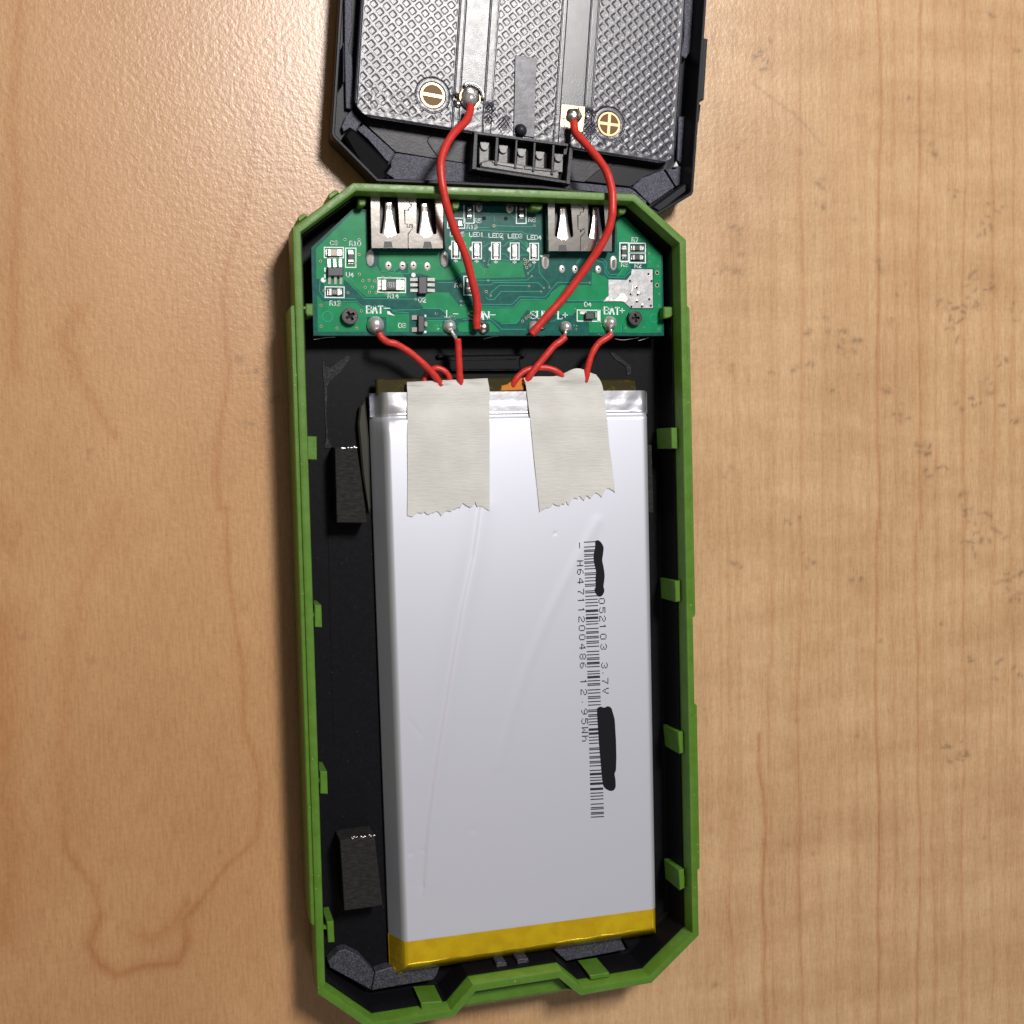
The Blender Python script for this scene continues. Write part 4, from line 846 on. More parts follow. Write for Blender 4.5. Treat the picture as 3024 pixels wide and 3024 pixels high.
smd(Z3, 862, 985, 1040, 1082, hgt=.55, code='8050'); smd(Z4, 465, 295, 512, 385); smd(Z4, 1060, 290, 1105, 385); smd(Z4, 290, 432, 385, 492); smd(Z4, 455, 1110, 505, 1215)
smd(Z5, 1025, 660, 1070, 750); smd(Z5, 1135, 640, 1225, 686); smd(Z5, 1135, 735, 1225, 782)
for x0, y0, x1, y1 in leds:
    o = smd(Z4, x0+30, y0+42, x1-28, y1-42, 'led', 'led', .5)
    ppx(ZZ(Z4, [(x0+42, y0+75), (x1-40, y0+75), (x1-40, y0+118), (x0+42, y0+118)]), ZM+.62, ZM+.3, .08).build('led_lens', M['led'], o)
# chips with leads
def chip(f, body, legs, hgt=.95, name='chip'):
    x0, y0, x1, y1 = body
    o = ppx(ZZ(f, [(x0, y0), (x1, y0), (x1, y1), (x0, y1)]), ZM+hgt, ZM+.08, .12).build(name, M['chip'], pcb)
    for (a0, b0, a1, b1), side in legs:
        # gull-wing lead: high by the body, low at the tip
        P = ZZ(f, [(a0, b0), (a1, b0), (a1, b1), (a0, b1)]); W = [U(*p, ZM) for p in P]
        hi = ZM + hgt*.5; lo = ZM + .14
        zs = {'up': (lo, lo, hi, hi), 'down': (hi, hi, lo, lo), 'left': (lo, hi, hi, lo), 'right': (hi, lo, lo, hi)}[side]
        v = [(w[0], w[1], z) for w, z in zip(W, zs)] + [(w[0], w[1], BZ) for w in W]
        MB().add(v, [(0, 3, 2, 1), (4, 5, 6, 7), (0, 1, 5, 4), (1, 2, 6, 5), (2, 3, 7, 6), (3, 0, 4, 7)]).build('lead', M['pin'], o)
    return o
chip(Z3, (348, 866, 497, 950), [((x-11, 790, x+14, 868), 'up') for x in (357, 410, 464)] + [((x-13, 948, x+13, 1030), 'down') for x in (362, 418, 470)])
chip(Z3, (1212, 955, 1292, 1118), [((1130, y-14, 1214, y+16), 'left') for y in (985, 1035, 1088)] + [((1290, y-14, 1364, y+16), 'right') for y in (985, 1035, 1088)])
chip(Z3, (1208, 1325, 1266, 1482), [((1145, 1325, 1190, 1368), 'left'), ((1145, 1440, 1190, 1482), 'left'), ((1264, 1385, 1292, 1430), 'right')], name='diode')
ppx(ZZ(Z3, [(1268, 1318), (1284, 1318), (1284, 1340), (1268, 1340)]), ZS, BZ).build('silkscreen_corner', M['silk'], pcb); ppx(ZZ(Z3, [(1262, 1470), (1286, 1470), (1286, 1492), (1262, 1492)]), ZS, BZ).build('silkscreen_corner', M['silk'], pcb)
chip(Z5, (655, 1320, 742, 1388), [((592, 1310, 655, 1340), 'left'), ((742, 1322, 765, 1375), 'right')], name='diode')

# USB sockets
def usb(f, L, T, R, B, w1, w2, tongues, seam, notches, label):
    """outline of the shell top at height ZU; windows, spring tongues, centre seam"""
    ZU = 9.0
    o = bpy.data.objects.new('usb_socket', None); col.objects.link(o); o.parent = pcb
    win = [roundpoly(ZZ(f, w), 4, 3) for w in (w1, w2)] + [ZZ(f, n) for n in notches]
    sh = ZZ(f, [(L, T), (R, T+14), (R-4, B+2), (L+10, B)])
    ppx(sh, ZU, ZU-.35, 0, None, holes=[w for w in win[:2]]).build('shell', M['steel'], o)
    # side walls and back of the shell
    P = [p[:2] for p in UU(sh, ZU)]
    rings(P, [(0, ZU-.02), (.3, ZU-.36), (.3, BZ-.6), (0, BZ-.6)]).build('shell_side', M['steel'], o)
    prism(offset(P, .45), BZ-1, ZU-1.6).build('plastic_core', M['black'], o)
    for n in notches: ppx(ZZ(f, n), ZU+.02, ZU-.8, .05).build('plastic_foot', M['black'], o)
    s = MB(); strip_line([U(*f(*q), ZU) for q in seam], .13, ZU-.01, .016, s); s.build('seam', M['hole'], o)
    for (tx, ty, tw, bx, by, bw) in tongues:
        V = []; Fq = []; n = 9
        for k in range(n+1):
            t = k/n; x = bx + (tx-bx)*t; y = by + (ty-by)*t; w = bw*(1-t)**1.6 + tw*(1-(1-t)**1.6)
            z = ZU - .02 - .55*t + (.45*sstep(.78, 1.0, t) if t > .75 else 0) - .9*max(0, t-.84)*2.2
            for s_, dz in ((-1, -.10), (-.25, .04), (0, -.02), (.25, .04), (1, -.10)):
                V.append(U(*f(x + s_*w/2, y), z + dz*(1 if t < .8 else .3)))
        for k in range(n):
            for i in range(4): a = k*5+i; Fq.append((a, a+1, a+6, a+5))
        m_ = len(V); V += [(x, y, z-.2) for x, y, z in V]; Fq += [tuple(reversed([q+m_ for q in g])) for g in Fq]
        per = [0, 1, 2, 3, 4] + [5*k+4 for k in range(1, n+1)] + [5*n+3, 5*n+2, 5*n+1, 5*n] + [5*k for k in range(n-1, 0, -1)]
        for k in range(len(per)): a, b = per[k], per[(k+1) % len(per)]; Fq.append((a, a+m_, b+m_, b))
        mesh_obj('contact_spring', V, Fq, M['steel'], o, 50)
usb(Z3, 755, 178, 1446, 684, [(842, 196), (1012, 200), (1034, 545), (1000, 552), (935, 580), (868, 548), (842, 545)], [(1190, 205), (1362, 208), (1384, 548), (1350, 555), (1282, 585), (1215, 548), (1190, 545)],
    [(925, 245, 62, 935, 575, 150), (1268, 258, 64, 1282, 578, 150)],
    [(1100, 185), (1098, 232), (1128, 234), (1126, 262), (1140, 264), (1138, 300), (1120, 300), (1118, 325), (1078, 322), (1082, 455), (1102, 458), (1104, 486), (1128, 488), (1128, 462), (1150, 462), (1150, 500), (1112, 550), (1112, 688)],
    [[(885, 620), (955, 620), (968, 682), (876, 682)], [(1262, 622), (1330, 622), (1342, 684), (1254, 684)]], 'a')
usb(Z5, 268, 180, 925, 694, [(340, 196), (502, 200), (530, 545), (498, 558), (435, 585), (366, 552), (336, 545)], [(678, 205), (838, 208), (862, 548), (830, 555), (766, 588), (700, 552), (676, 548)],
    [(424, 245, 60, 435, 580, 150), (757, 250, 60, 766, 582, 150)],
    [(590, 185), (588, 235), (622, 238), (622, 250), (634, 252), (632, 296), (600, 300), (598, 330), (574, 332), (576, 475), (600, 478), (596, 500), (640, 462), (646, 500), (604, 552), (600, 690)],
    [[(385, 632), (456, 632), (466, 692), (374, 692)], [(760, 632), (822, 632), (830, 694), (750, 694)]], 'b')
# pins and anchor pads
def oval(f, x, y, rx, ry, tall=.18, name='anchor_pad'):
    pts = [f(x + rx*math.cos(a), y + ry*math.copysign(abs(math.sin(a))**.7, math.sin(a))) for a in np.linspace(0, 2*math.pi, 20, endpoint=False)]
    o = ppx(pts, ZM+tall, BZ, .12).build(name, M['pin'], pcb, 50)
    pts = [f(x + rx*.48*math.cos(a), y+8 + ry*.62*math.copysign(abs(math.sin(a))**.7, math.sin(a))) for a in np.linspace(0, 2*math.pi, 16, endpoint=False)]
    ppx(pts, ZM+tall+.02, ZM).build('pin_end', M['steel'] if rx > 34 else M['hole'], o)
oval(Z3, 752, 778, 38, 78); oval(Z3, 1457, 788, 38, 76); oval(Z4, 1355, 898, 44, 86); oval(Z5, 938, 815, 36, 76)
oval(Z4, 600, 272, 38, 56); oval(Z4, 950, 285, 44, 56)
def pin(f, x, y, r):
    c = U(*f(x, y), ZM); k = 1/16.5
    o = dome((c[0], c[1]), r*k, ZM, .22, seg=16, nr=5, ry=r*k*1.2).build('solder_pin', M['pin'], pcb, 'all')
    dome((c[0]+.03, c[1]+.05), r*k*.42, ZM+.12, .16, seg=10, nr=3).build('pin_end', M['hole'], o, 'all')
for x, y in ((922, 852), (1057, 852), (1160, 850), (1292, 860)): pin(Z3, x, y, 11.5)
for x, y in ((411, 878), (543, 880), (648, 868), (780, 882)): pin(Z5, x, y, 11)
# ring round the plastic pegs and the pegs
for f, x, y, r in ((Z3, 345, 1335, 12), (Z5, 1352, 1377, 10.5)):
    c = U(*f(x, y), ZM); rr = r/16.5
    prism(circ(c, rr*1.38, 20), BZ, ZM+.03, [circ(c, rr*1.12, 20)]).build('hole_ring', M['mask_line'], pcb)
    dome(c, rr*.82, BZ-.9, .75, seg=16, nr=5).build('plastic_peg', M['black'], pcb, 'all')
# screws
def screw(f, x, y, r, cross):
    c = U(*f(x, y), 7.6); R = r/16.7; n = 28
    mb = MB(); 
    arms = []
    for k in range(4):
        a = cross + k*math.pi/2; w = R*.17; L = R*.60; ca, sa = math.cos(a), math.sin(a)
        arms += [(c[0]+ca*w*1.05+sa*w*1.05, c[1]+sa*w*1.05-ca*w*1.05), (c[0]+ca*L+sa*w*1.1, c[1]+sa*L-ca*w*1.1), (c[0]+ca*L-sa*w*1.1, c[1]+sa*L+ca*w*1.1)]
    prism(circ(c, R, n), BZ, 7.75, [arms], R*.0, mb)
    o = mb.build('screw', M['screw'], pcb)
    prism(circ(c, R*.8, n), BZ, 7.25).build('screw_recess', M['hole'], o)
    rings(circ(c, R*1.02, n), [(0, 7.55), (.06, 7.72), (.2, 7.775), (.2, 7.6)]).build('screw_rim', M['screw'], o, 40)
screw(Z3, 560, 1330, 25, .55); screw(Z5, 1160, 1378, 23, .06)
# solder joints along the lower edge
def joint(f, x, y, r, h, m='solder', lump=.02, ry=None):
    c = U(*f(x, y), ZM+h*.5); k = 1/16.6
    return dome(c, r*k, BZ, h, seg=22, nr=8, lump=lump, ry=(ry or r)*k).build('solder_joint', M[m], pcb, 'all')
joint(Z3, 808, 1412, 27, 1.9, 'solder', .01); joint(Z3, 1512, 1425, 21, 1.5, 'solder', .04); joint(Z3, 1832, 1440, 20, 1.1, 'solder_dull', .06)
joint(Z4, 1240, 1640, 22, 1.2, 'solder', .08, 19); joint(Z4, 1320, 1640, 12, .8, 'solder_dull', .06); joint(Z5, 460, 1468, 20, 1.5, 'solder', .06); joint(Z5, 912, 1425, 23, 1.9, 'solder', .05)
joint(Z5, 900, 1480, 15, 1.2, 'solder_dull', .05)
for f, a, b, z1, z2 in ((Z3, (1520, 1470), (1568, 1545), 7.6, 7.4), (Z5, (450, 1515), (440, 1562), 7.4, 7.0), (Z5, (910, 1490), (915, 1545), 7.6, 7.4)):
    tube([U(*f(*a), z1), U(*f((a[0]+b[0])/2, (a[1]+b[1])/2), (z1+z2)/2+.1), U(*f(*b), z2)], .36, 10, 5).build('bare_wire_end', M['solder'], pcb, 'all')
# loose strands of glass fibre below the edge
fb = MB()
for f, pts in ((Z3, [(215, 1555), (330, 1535), (420, 1532)]), (Z4, [(650, 1780), (760, 1755), (850, 1745)]), (Z4, [(1300, 1752), (1380, 1745)]), (Z5, [(950, 1590), (1050, 1600), (1200, 1575)]), (Z5, [(1190, 1610), (1300, 1575)])):
    tube([U(*f(*q), 5.4) for q in pts], .035, 5, 5, fb)
o = fb.build('glass_fibre', M['silk'], pcb); o['kind'] = 'stuff'
# loose flux crumbs
cr = MB()
for k in range(46):
    cx, cy = random.choice([(1480, 1340), (1530, 1350), (1410, 1440)]); dome(U(*Z3(cx+random.gauss(0, 30), cy+random.gauss(0, 22)), ZM), random.uniform(.04, .12), ZM, .08, cr, 6, 2)
for k in range(40): dome(U(*Z4(650+random.gauss(0, 9), random.uniform(330, 1090)), ZM), random.uniform(.03, .07), ZM, .06, cr, 6, 2)
for k in range(30): dome(U(*Z5(random.choice([560, 800, 540])+random.gauss(0, 18), random.choice([1460, 1290, 1520])+random.gauss(0, 18)), ZM), random.uniform(.04, .1), ZM, .08, cr, 6, 2)
o = cr.build('flux_crumbs', M['pin'], pcb); o['kind'] = 'stuff'

# ------------------------------------------------------------------ the black lid
lid = thing('lid', 'black plastic lid lying open above the green tray', 'lid')
LR = 7.0
pL0, pL1 = np.array(U(1000, 0, LR)[:2]), np.array(U(976, 395, LR)[:2]); pR0, pR1 = np.array(U(2090, 0, LR)[:2]), np.array(U(2050, 567, LR)[:2])
dl = (pL0-pL1)/np.linalg.norm(pL0-pL1); dr = (pR0-pR1)/np.linalg.norm(pR0-pR1); dd = (dl+dr)/np.linalg.norm(dl+dr); dn = np.array([dd[1], -dd[0]])
LEN = 142.0
tl = pL1 + dd*LEN; trr = pL1 + dn*(dn@(pR1-pL1)) + dd*LEN
lo_px = [(976, 395), (982, 408), (1112, 539), (1300, 546), (1600, 560), (1850, 588), (1944, 638), (2045, 577), (2050, 567)]
lid_out = [U(*p, LR)[:2] for p in lo_px] + [tuple(trr - dd*9), tuple(trr - dn*11), tuple(tl + dn*11), tuple(tl - dd*9)]
rings(lid_out, [(.15, 6.85), (.3, LR), (.65, LR), (.8, 6.85), (.95, 3.2), (1.1, 1.3), (1.6, .6), (.9, 0.05), (.3, 1.6)]).build('lid_wall', M['lid'], lid, 30)
prism(offset(lid_out, 1.2), .35, .95).build('lid_base', M['lid'], lid)
# stepped outer lugs on the right
def lug(a, b, out, z1, z0=1.0):
    a, b = np.array(U(*a, z1)[:2]), np.array(U(*b, z1)[:2]); t = (b-a)/np.linalg.norm(b-a); n = np.array([-t[1], t[0]]); n = n if n[0] > 0 else -n
    prism([a-n*.6, a+n*out, b+n*out+(a-b)*.04, b-n*.6], z0, z1, bev=.15).build('lug', M['lid'], lid)
lug((2082, 113), (2070, 300), .62, 6.9)
# inner wall ribs and pockets
for q, z1, m in (([(2071, 175), (2077, 170), (2072, 205), (2066, 208)], 4.5, 'lid_floor'), ([(2066, 232), (2070, 226), (2067, 268), (2059, 270)], 4.5, 'lid_floor'), ([(2040, 405), (2046, 404), (2040, 505), (2034, 506)], 4.0, 'lid_floor'),
                 ([(1013, 128), (1016, 126), (1017, 240), (1013, 244)], 4.0, 'lid_floor'), ([(2066, 308), (2070, 308), (2064, 360), (2058, 362)], 6.2, 'lid')):
    ppx(q, z1, 1.0, .1).build('wall_rib', M[m], lid)
# raised borders of the floor
FZ = 2.1
ppx(ZZ(ZA, [(250, -400), (322, -400), (322, 300), (285, 460), (322, 540), (340, 960), (325, 1040), (262, 1030), (250, 520)]), 2.0, .9, .12).build('floor_border', M['lid_floor'], lid)
ppx(ZZ(ZA, [(262, 1100), (320, 1045), (412, 1160), (372, 1222), (355, 1250), (300, 1215), (240, 1255), (222, 1205)]), FZ, .9, .1).build('floor_border', M['lid_floor'], lid)
ppx(ZZ(ZA, [(375, 1226), (430, 1180), (728, 1446), (680, 1532), (660, 1540), (470, 1320), (372, 1236)]), FZ, .9, .1).build('floor_border', M['lid_floor'], lid)
ppx(ZZ(ZA, [(690, 1535), (738, 1452), (1130, 1512), (1400, 1556)]) + ZZ(ZB, [(530, 1482), (990, 1532), (1020, 1545), (1130, 1640), (1130, 1690), (500, 1580)]) + ZZ(ZA, [(1400, 1800), (700, 1760), (715, 1690), (645, 1650), (690, 1590)]), FZ, .9, .1).build('floor_border', M['lid_floor'], lid)
ppx(ZZ(ZB, [(1010, 1530), (1090, 1450), (1270, 1385), (1360, 1525), (1160, 1665), (1040, 1545)]), FZ, .9, .1).build('floor_border', M['lid_floor'], lid)
ppx(ZZ(ZB, [(1285, 1380), (1420, 1350), (1425, 1490), (1372, 1520)]), FZ, .9, .1).build('floor_border', M['lid_floor'], lid)
ppx(ZZ(ZD, [(395, -200), (500, -200), (490, 200), (450, 400), (400, 480), (360, 450), (385, 300)]), 2.4, .9, .12).build('floor_border', M['lid_floor'], lid)
ppx(ZZ(ZD, [(340, 950), (425, 945), (400, 1090), (380, 1480), (370, 1340), (330, 1300)]), 2.1, .9, .12).build('floor_border', M['lid_floor'], lid)
# pocket floor under the panel
ppx(ZZ(ZA, [(430, 1000), (440, 1168), (735, 1440), (1400, 1550)]) + ZZ(ZB, [(530, 1470), (990, 1525), (1290, 1375), (1350, 1100), (900, 1000)]), 1.55, .9).build('pocket_floor', M['lid_smooth'], lid)
ppx(ZZ(ZB, [(625, 1478), (745, 1380), (900, 1330), (1200, 1350), (1280, 1365), (1100, 1450), (1000, 1522)]), 1.75, 1.4, .1).build('pocket_floor', M['lid'], lid)
cu = MB(); strip_line([U(*ZA(*q), 1.6) for q in ((1090, 1290), (1045, 1310), (1040, 1350), (1085, 1420), (1130, 1475), (1160, 1500))], .22, 1.55, .05, cu); cu.build('moulded_line', M['hole'], lid)
# rounded bar painted black to stand for the dark slot in the left chamfer
ppx(roundpoly(ZZ(ZA, [(235, 1290), (300, 1215), (345, 1225), (655, 1530), (690, 1590), (640, 1650), (700, 1690), (560, 1740), (420, 1600)]), 5), 4.2, .9, .5).build('corner_bar', M['gap'], lid, 40)
ppx(ZZ(ZB, [(1170, 1690), (1430, 1500), (1500, 1480), (1500, 1530), (1240, 1730)]), 5.0, .9, .3).build('corner_bar', M['lid'], lid)
prism([p[:2] for p in UU([(1990, 492), (1998, 476), (2005, 490), (1997, 493)], 3.0)], 1, 3.0, bev=.2).build('white_crumb', M['silk'], lid)
# indicator light guide frame
ZL = 6.0
o = bpy.data.objects.new('light_guide', None); col.objects.link(o); o.parent = lid
fo = ZZ(ZC, [(92, 1172), (1300, 1345), (1375, 1385), (1330, 1865), (1275, 1830), (175, 1660), (62, 1665)])
fr_out = ZZ(ZC, [(90, 1175), (1305, 1345), (1278, 1830), (65, 1660)])
PO = [p[:2] for p in UU(fr_out, ZL)]
ribx = ((372, 410), (628, 655), (862, 890), (1105, 1135))
ppx(fr_out, ZL-2.6, 1.4).build('frame_floor', M['hole'], o)
def bar(q, z1=ZL, z0=1.4, m='lid_smooth', b=.06, nm='frame_bar'): ppx(ZZ(ZC, q), z1, z0, b).build(nm, M[m], o)
bar([(90, 1172), (1310, 1335), (1308, 1372), (88, 1208)]); bar([(90, 1205), (135, 1210), (120, 1670), (62, 1665)]); bar([(120, 1640), (1280, 1815), (1276, 1850), (118, 1676)]); bar([(1325, 1385), (1375, 1390), (1330, 1868), (1280, 1850)])
bar([(1255, 1365), (1308, 1372), (1285, 1480), (1245, 1480)], ZL-.8)
for i, (a, b) in enumerate(ribx): y = 1215 + i*42; bar([(a, y+5), (b, y+8), (b-20, y+400), (a-20, y+390)], ZL-.2)
bar([(310, 1548), (1175, 1675), (1195, 1735), (1180, 1800), (170, 1640), (180, 1570), (290, 1545)], ZL-.5, 1.4, 'lightpipe_dim', .25, 'guide_bar')
bar([(305, 1548), (730, 1620), (728, 1668), (400, 1612), (330, 1580)], ZL-.3, 1.4, 'lightpipe', .15, 'guide_bar')
bar([(745, 1625), (1170, 1680), (1150, 1700), (745, 1668)], ZL-.3, 1.4, 'lightpipe_dim', .1, 'guide_bar')
for i, (x, y) in enumerate(((225, 1368), (468, 1408), (705, 1450), (942, 1488), (1185, 1518))):
    m = 'lightpipe' if i < 4 else 'lightpipe_dim'
    bar([(x-70 if i == 0 else x-55, y), (x+58, y+5), (x+52, y+190), (x-70, y+180 if i else y+240)], ZL-1.2, 1.4, 'lightpipe_dim', .1, 'guide_post')
    c = U(*ZC(x, y), ZL-.8); prism(circ(c, 57/4.39/16.6, 20), 1.4, ZL-.75, (), .1).build('guide_head', M[m], o, 40)
    bar([(x-55, y-55), (x+58, y-45), (x+58, y-8), (x-57, y-10)], ZL-.8, 1.4, m, .05, 'guide_head')

# solar panel back, a raised plate of pits
PZ = 4.3
sp = thing('solar_panel', 'black back plate of the solar panel with a diamond pit pattern in the lid', 'solar panel')
BLp = np.array(U(1050, 318, PZ)[:2]); BRp = np.array(U(1990, 483, PZ)[:2])
ey = dd; ex = dn
o0 = np.array(U(1053, 200, PZ)[:2]); WID = float((np.array(U(2001, 350, PZ)[:2]) - o0) @ ex)
a1 = np.array(U(1100, 347, PZ)[:2]); a2 = np.array(U(1940, 479, PZ)[:2])
# bottom edge: not quite square to the sides
sb = ((a2-o0)@ey - (a1-o0)@ey) / ((a2-o0)@ex - (a1-o0)@ex); yb0 = (a1-o0)@ey - sb*((a1-o0)@ex)
org = o0 + ey*yb0; HGT = 128.0
loc = lambda p: ((np.array(p[:2])-org)@ex, (np.array(p[:2])-org)@ey)
wx = lambda px, py: loc(U(px, py, PZ))[0]
xA1, xB0, xB1, xC0, xC1, xD1, xE0, xE1 = wx(1347, 200), wx(1364, 200), wx(1438, 200), wx(1462, 200), wx(1650, 200), wx(1735, 200), wx(1760, 200), wx(2001, 200)
mc = loc(U(1278, 281, PZ)); pc = loc(U(1799, 366, PZ))
def panel_h(x, y):
    yy = y - sb*x
    z = np.zeros_like(x)
    p = 2.40; u = (x+y)/math.sqrt(2); v = (x-y)/math.sqrt(2); c = p/math.sqrt(2)
    fu = np.abs((u/c) % 1 - .5)*c; fv = np.abs((v/c) % 1 - .5)*c
    ramp = lambda d: 1 - sstep(.45, .64, d)
    pit = ramp(fu)*ramp(fv)
    zone = ((x > .7) & (x < xA1-.5)) | ((x > xC0+.1) & (x < xC1-.3)) | ((x > xE0) & (x < WID-.9))
    zone = zone & (yy > 1.2) & ~((x > xC0-1) & (x < xC0+6.5) & (yy < 3.0)) & ~((x > xC0) & (x < xC1+9) & (yy < 1.6))
    dm = np.hypot(x-mc[0], y-mc[1]); dp = np.hypot(x-pc[0], y-pc[1])
    zone = zone & (dm > 3.3) & (dp > 3.1)
    z -= .048*pit*zone
    for xc, w, d in ((xA1, .10, .13), (xB0, .10, .05), (xB1, .10, .13), (xC0-.1, .1, .04), (xC1, .10, .14), (xD1, .10, .14), (xE0-.2, .1, .08), (.35, .1, .08)):
        z -= d*np.exp(-((x-xc)/w)**2)
    z -= .05*((x > xA1) & (x < xB0)) + .05*((x > xB1) & (x < xC0-.1)) + .05*((x > xD1) & (x < xE0-.2)) + .10*((x > xC1) & (x < xC1+.9))
    for d in (dm, dp):
        z = np.where(d < 3.25, -.10, z); z = np.where(d < 2.45, -.16, z); z -= .06*np.exp(-((d-3.2)/.12)**2)
    z -= .25*(1-sstep(0, .35, yy)) + .2*(1-sstep(0, .3, x)) + .2*(1-sstep(0, .3, WID-x))
    # melted patches round the joints
    for px, py, r, d in ((1345, 290, 9, .5), (1446, 320, 12, .35), (1442, 352, 14, .18), (1490, 370, 20, .14), (1738, 340, 14, .55), (1742, 380, 20, .3), (1700, 395, 16, .15), (1735, 410, 16, .12)):
        q = loc(U(px, py, PZ)); dq = np.hypot(x-q[0], y-q[1])*16.4/r; z -= d*np.exp(-dq**2)*(1+.5*np.sin(x*9)*np.sin(y*7))
    z += .02*np.sin(x*3.1+np.sin(y*2.3))*np.sin(y*2.7+x) * (yy < 6)
    return z
def in_round(x, y):
    yy = y - sb*x; r = 3.4; ok = (yy >= 0) & (x >= 0) & (x <= WID)
    ok &= ~((x < r) & (yy < r) & (np.hypot(x-r, yy-r) > r)); ok &= ~((x > WID-r) & (yy < r) & (np.hypot(x-WID+r, yy-r) > r)); return ok
def panel_mesh(name, y0, y1, st, kind=None):
    xs = np.arange(0, WID+st, st); ys = np.arange(y0, y1+st*.5, st); X, Y = np.meshgrid(xs, ys); Zp = panel_h(X, Y) + PZ
    W = org[None, None, :] + X[..., None]*ex + Y[..., None]*ey
    V = np.concatenate([W, Zp[..., None]], -1).reshape(-1, 3); idx = np.arange(X.size).reshape(X.shape)
    F = np.stack([idx[:-1, :-1], idx[:-1, 1:], idx[1:, 1:], idx[1:, :-1]], -1).reshape(-1, 4); k = in_round(X, Y).reshape(-1); F = F[k[F].all(1)]
    me = bpy.data.meshes.new(name); me.vertices.add(len(V)); me.vertices.foreach_set('co', (V*S).ravel()); me.loops.add(F.size); me.loops.foreach_set('vertex_index', F.ravel().astype(np.int32))
    me.polygons.add(len(F)); me.polygons.foreach_set('loop_start', (np.arange(len(F))*4).astype(np.int32)); me.update(calc_edges=True); me.polygons.foreach_set('use_smooth', [True]*len(F)); me.materials.append(M['panel']); me.validate()
    o = bpy.data.objects.new(name, me); col.objects.link(o); o.parent = sp
panel_mesh('pitted_plate', -.1, 45, .115); panel_mesh('pitted_plate', 45, HGT, .4)
# body of the plate below the relief
def pl(x, yy): w = org + ex*x + ey*(yy + sb*x); return tuple(w)
body = [pl(0, HGT-1), pl(0, 3.4)] + [pl(3.4-3.4*math.cos(a), 3.4-3.4*math.sin(a)) for a in np.linspace(.15, math.pi/2, 7)] + [pl(WID-3.4+3.4*math.sin(a), 3.4-3.4*math.cos(a)) for a in np.linspace(0, math.pi/2-.1, 7)] + [pl(WID, 3.4), pl(WID, HGT-1)]
prism(body, 2.0, PZ-.42).build('plate_body', M['panel'], sp)
rings(body, [(0, PZ-.22), (.25, PZ-.30), (.25, PZ-1.5), (0, PZ-1.5)]).build('plate_rim', M['panel'], sp)
# polarity windows
def window(c, bars, ring_m, fill='brown'):
    w = org + ex*c[0] + ey*c[1]; z = PZ-.14
    o = prism(circ(w, 2.12, 32), z-.05, z+.02).build('polarity_mark', M[fill], sp)
    prism(circ(w, 2.30, 36), z-.05, z+.06, [circ(w, 1.98, 36)]).build('gold_ring', M[ring_m], o)
    for a in bars:
        d = ex*math.cos(a)+ey*math.sin(a); n = np.array([-d[1], d[0]])
        prism([w+d*2.05+n*.27, w-d*2.05+n*.27, w-d*2.05-n*.27, w+d*2.05-n*.27], z, z+.07+.004*a).build('gold_bar', M[ring_m], o)
window(mc, (-.02,), 'gold'); window(pc, (.02, math.pi/2), 'copper')
# adhesive strip with a melted pin head
ppx(ZZ(ZC, [(622, 192), (635, 185), (880, 222), (902, 250), (885, 640), (868, 1255), (600, 1218), (612, 700)]), PZ+.28, PZ-.1, .06).build('adhesive_strip', M['strip'], sp)
c = U(*ZC(700, 1155), PZ+.8); dome(c, 1.25, PZ+.1, 1.25, seg=24, nr=8).build('melted_pin', M['lid_smooth'], sp, 'all')
# solder at the two terminals
c = U(1390, 292, 5.2)
prism(circ(U(1388, 290, PZ), 2.0, 26), PZ-.4, PZ+.12).build('terminal_pad', M['gold'], sp)
dome(U(1390, 282, PZ+.2), 2.05, PZ-.3, .9, seg=30, nr=8, lump=.05).build('solder_pool', M['solder_dull'], sp, 'all')
_fx = MB()
for k in range(26):
    a = random.uniform(0, 6.28); q = random.uniform(28, 44); dome(U(1388+q*math.cos(a), 290+q*math.sin(a), PZ), random.uniform(.12, .4), PZ-.1, random.uniform(.15, .35), _fx, 8, 3, lump=.1)
_o = _fx.build('flux_residue', M['flux'], sp, 'all'); _o['kind'] = 'stuff'
tube([U(*ZA(*q), PZ+.55) for q in ((1385, 810), (1440, 790), (1510, 815), (1560, 875), (1570, 940))], .34, 10, 6).build('solder_ridge', M['solder'], sp, 'all')
dome(U(*ZA(1450, 935), 6.0), 1.55, PZ+.1, 2.1, seg=26, nr=9, lump=.03).build('solder_blob', M['solder'], sp, 'all')
dome(U(*ZA(1330, 985), PZ+.3), .75, PZ-.1, .6, seg=14, nr=5, lump=.1).build('solder_splash', M['solder_dull'], sp, 'all')
ppx([(1660, 309), (1727, 316), (1725, 350), (1720, 388), (1700, 388), (1655, 372)], PZ+.12, PZ-.4).build('terminal_pad', M['gold'], sp)
dome(U(1695, 342, PZ+.5), 1.55, PZ, 1.0, seg=22, nr=7, lump=.09, ry=1.6).build('solder_blob', M['solder_dull'], sp, 'all')
MB().add([U(1700, 350, PZ+.6), U(1707, 313, PZ+1.6), U(1712, 340, PZ+1.9), U(1708, 352, PZ+1.0), U(1722, 345, PZ+.2)], [(0, 3, 1), (3, 2, 1), (3, 4, 2), (1, 2, 4), (0, 1, 4, 3)]).build('solder_peak', M['solder'], sp)
for q, r in (((1670, 375), .5), ((1665, 350), .35), ((1735, 345), .4)): dome(U(*q, PZ), r, PZ-.05, .35, seg=10, nr=4, lump=.1).build('solder_splash', M['solder'], sp, 'all')

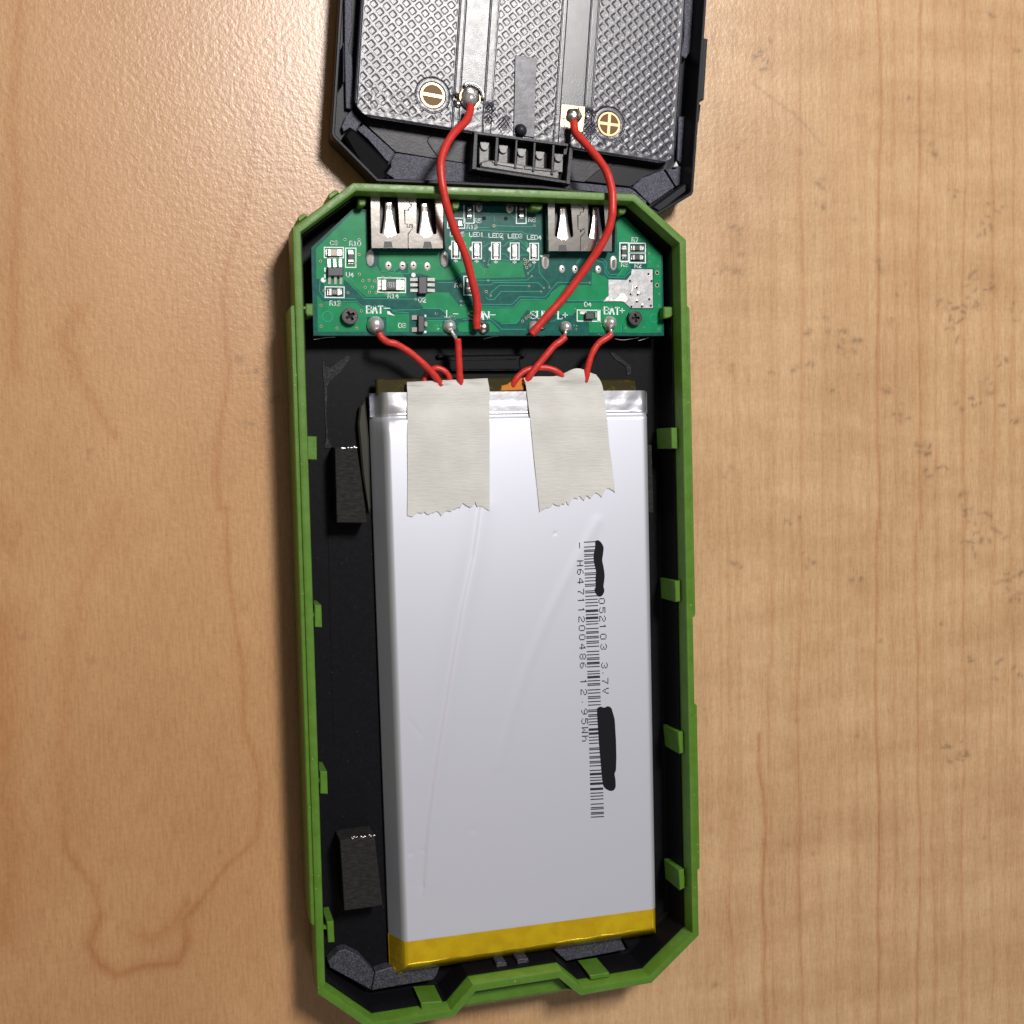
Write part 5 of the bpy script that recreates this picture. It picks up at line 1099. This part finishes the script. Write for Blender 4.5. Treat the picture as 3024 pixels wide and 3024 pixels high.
# ------------------------------------------------------------------ red wires
def wire(label, pts, r=.70, seg=16, group='red wires', mm='red'):
    o = tube([U(*p) for p in pts], r, seg, 8, wob=.03).build('wire', M[mm], None, 'all'); tag(o, label, 'wire', group); return o
wire('long red wire from the minus terminal of the panel down to SUN minus',
     [(1390, 312, 6.3), (1386, 335, 7.6), (1374, 360, 9.0), (1340, 394, 10.8), (1314, 437, 12.0), (1302, 481, 13.0), (1304, 530, 13.6), (1312, 575, 13.6), (1322, 618, 13.2), (1345, 685, 12.2), (1374, 752, 11.2), (1392, 820, 10.2), (1406, 876, 9.3), (1410, 915, 8.8), (1408, 949, 8.4), (1409, 972, 8.1)], .74)
wire('long red wire bowing right from the plus terminal of the panel to SUN plus',
     [(1694, 357, 6.2), (1700, 391, 7.2), (1732, 428, 9.0), (1768, 471, 10.8), (1793, 511, 12.2), (1807, 562, 13.3), (1809, 610, 13.8), (1806, 645, 13.6), (1795, 685, 13.0), (1772, 730, 12.2), (1737, 781, 11.2), (1702, 830, 10.3), (1662, 882, 9.5), (1618, 930, 8.9), (1584, 970, 8.4), (1569, 988, 8.2)], .76)
wire('red wire from the BAT minus joint bending right under the left masking tape', [(1120, 983, 8.1), (1126, 996, 8.2), (1145, 1010, 8.0), (1171, 1017, 7.8), (1208, 1039, 7.5), (1242, 1067, 7.3), (1273, 1097, 6.9), (1293, 1122, 6.5), (1303, 1140, 6.2)], .64)
wire('short straight red wire from the L minus joint under the left masking tape', [(1351, 1000, 7.5), (1353, 1020, 7.3), (1354, 1048, 7.1), (1356, 1085, 6.8), (1358, 1115, 6.5), (1360, 1145, 6.0)], .66)
wire('small red wire loop curled behind the BAT minus wire', [(1252, 1130, 5.0), (1258, 1110, 5.0), (1272, 1094, 5.1), (1292, 1088, 5.3), (1312, 1096, 5.4), (1325, 1112, 5.3), (1330, 1140, 5.0)], .60)
wire('red wire from the L plus joint slanting left under the right masking tape', [(1670, 994, 7.3), (1655, 1008, 7.3), (1636, 1022, 7.2), (1607, 1056, 7.0), (1583, 1085, 6.8), (1566, 1108, 6.6), (1550, 1135, 6.0)], .66)
wire('red wire from the BAT plus joint curving down under the right masking tape', [(1806, 986, 7.7), (1794, 997, 7.7), (1769, 1013, 7.5), (1750, 1041, 7.3), (1739, 1072, 7.1), (1733, 1100, 6.9), (1728, 1130, 6.4)], .64)
wire('arched red wire behind the L plus wire entering the right masking tape', [(1513, 1142, 5.2), (1518, 1128, 5.6), (1534, 1108, 5.8), (1560, 1092, 5.9), (1600, 1086, 6.1), (1634, 1092, 6.4), (1660, 1110, 6.4), (1672, 1135, 6.2)], .60)
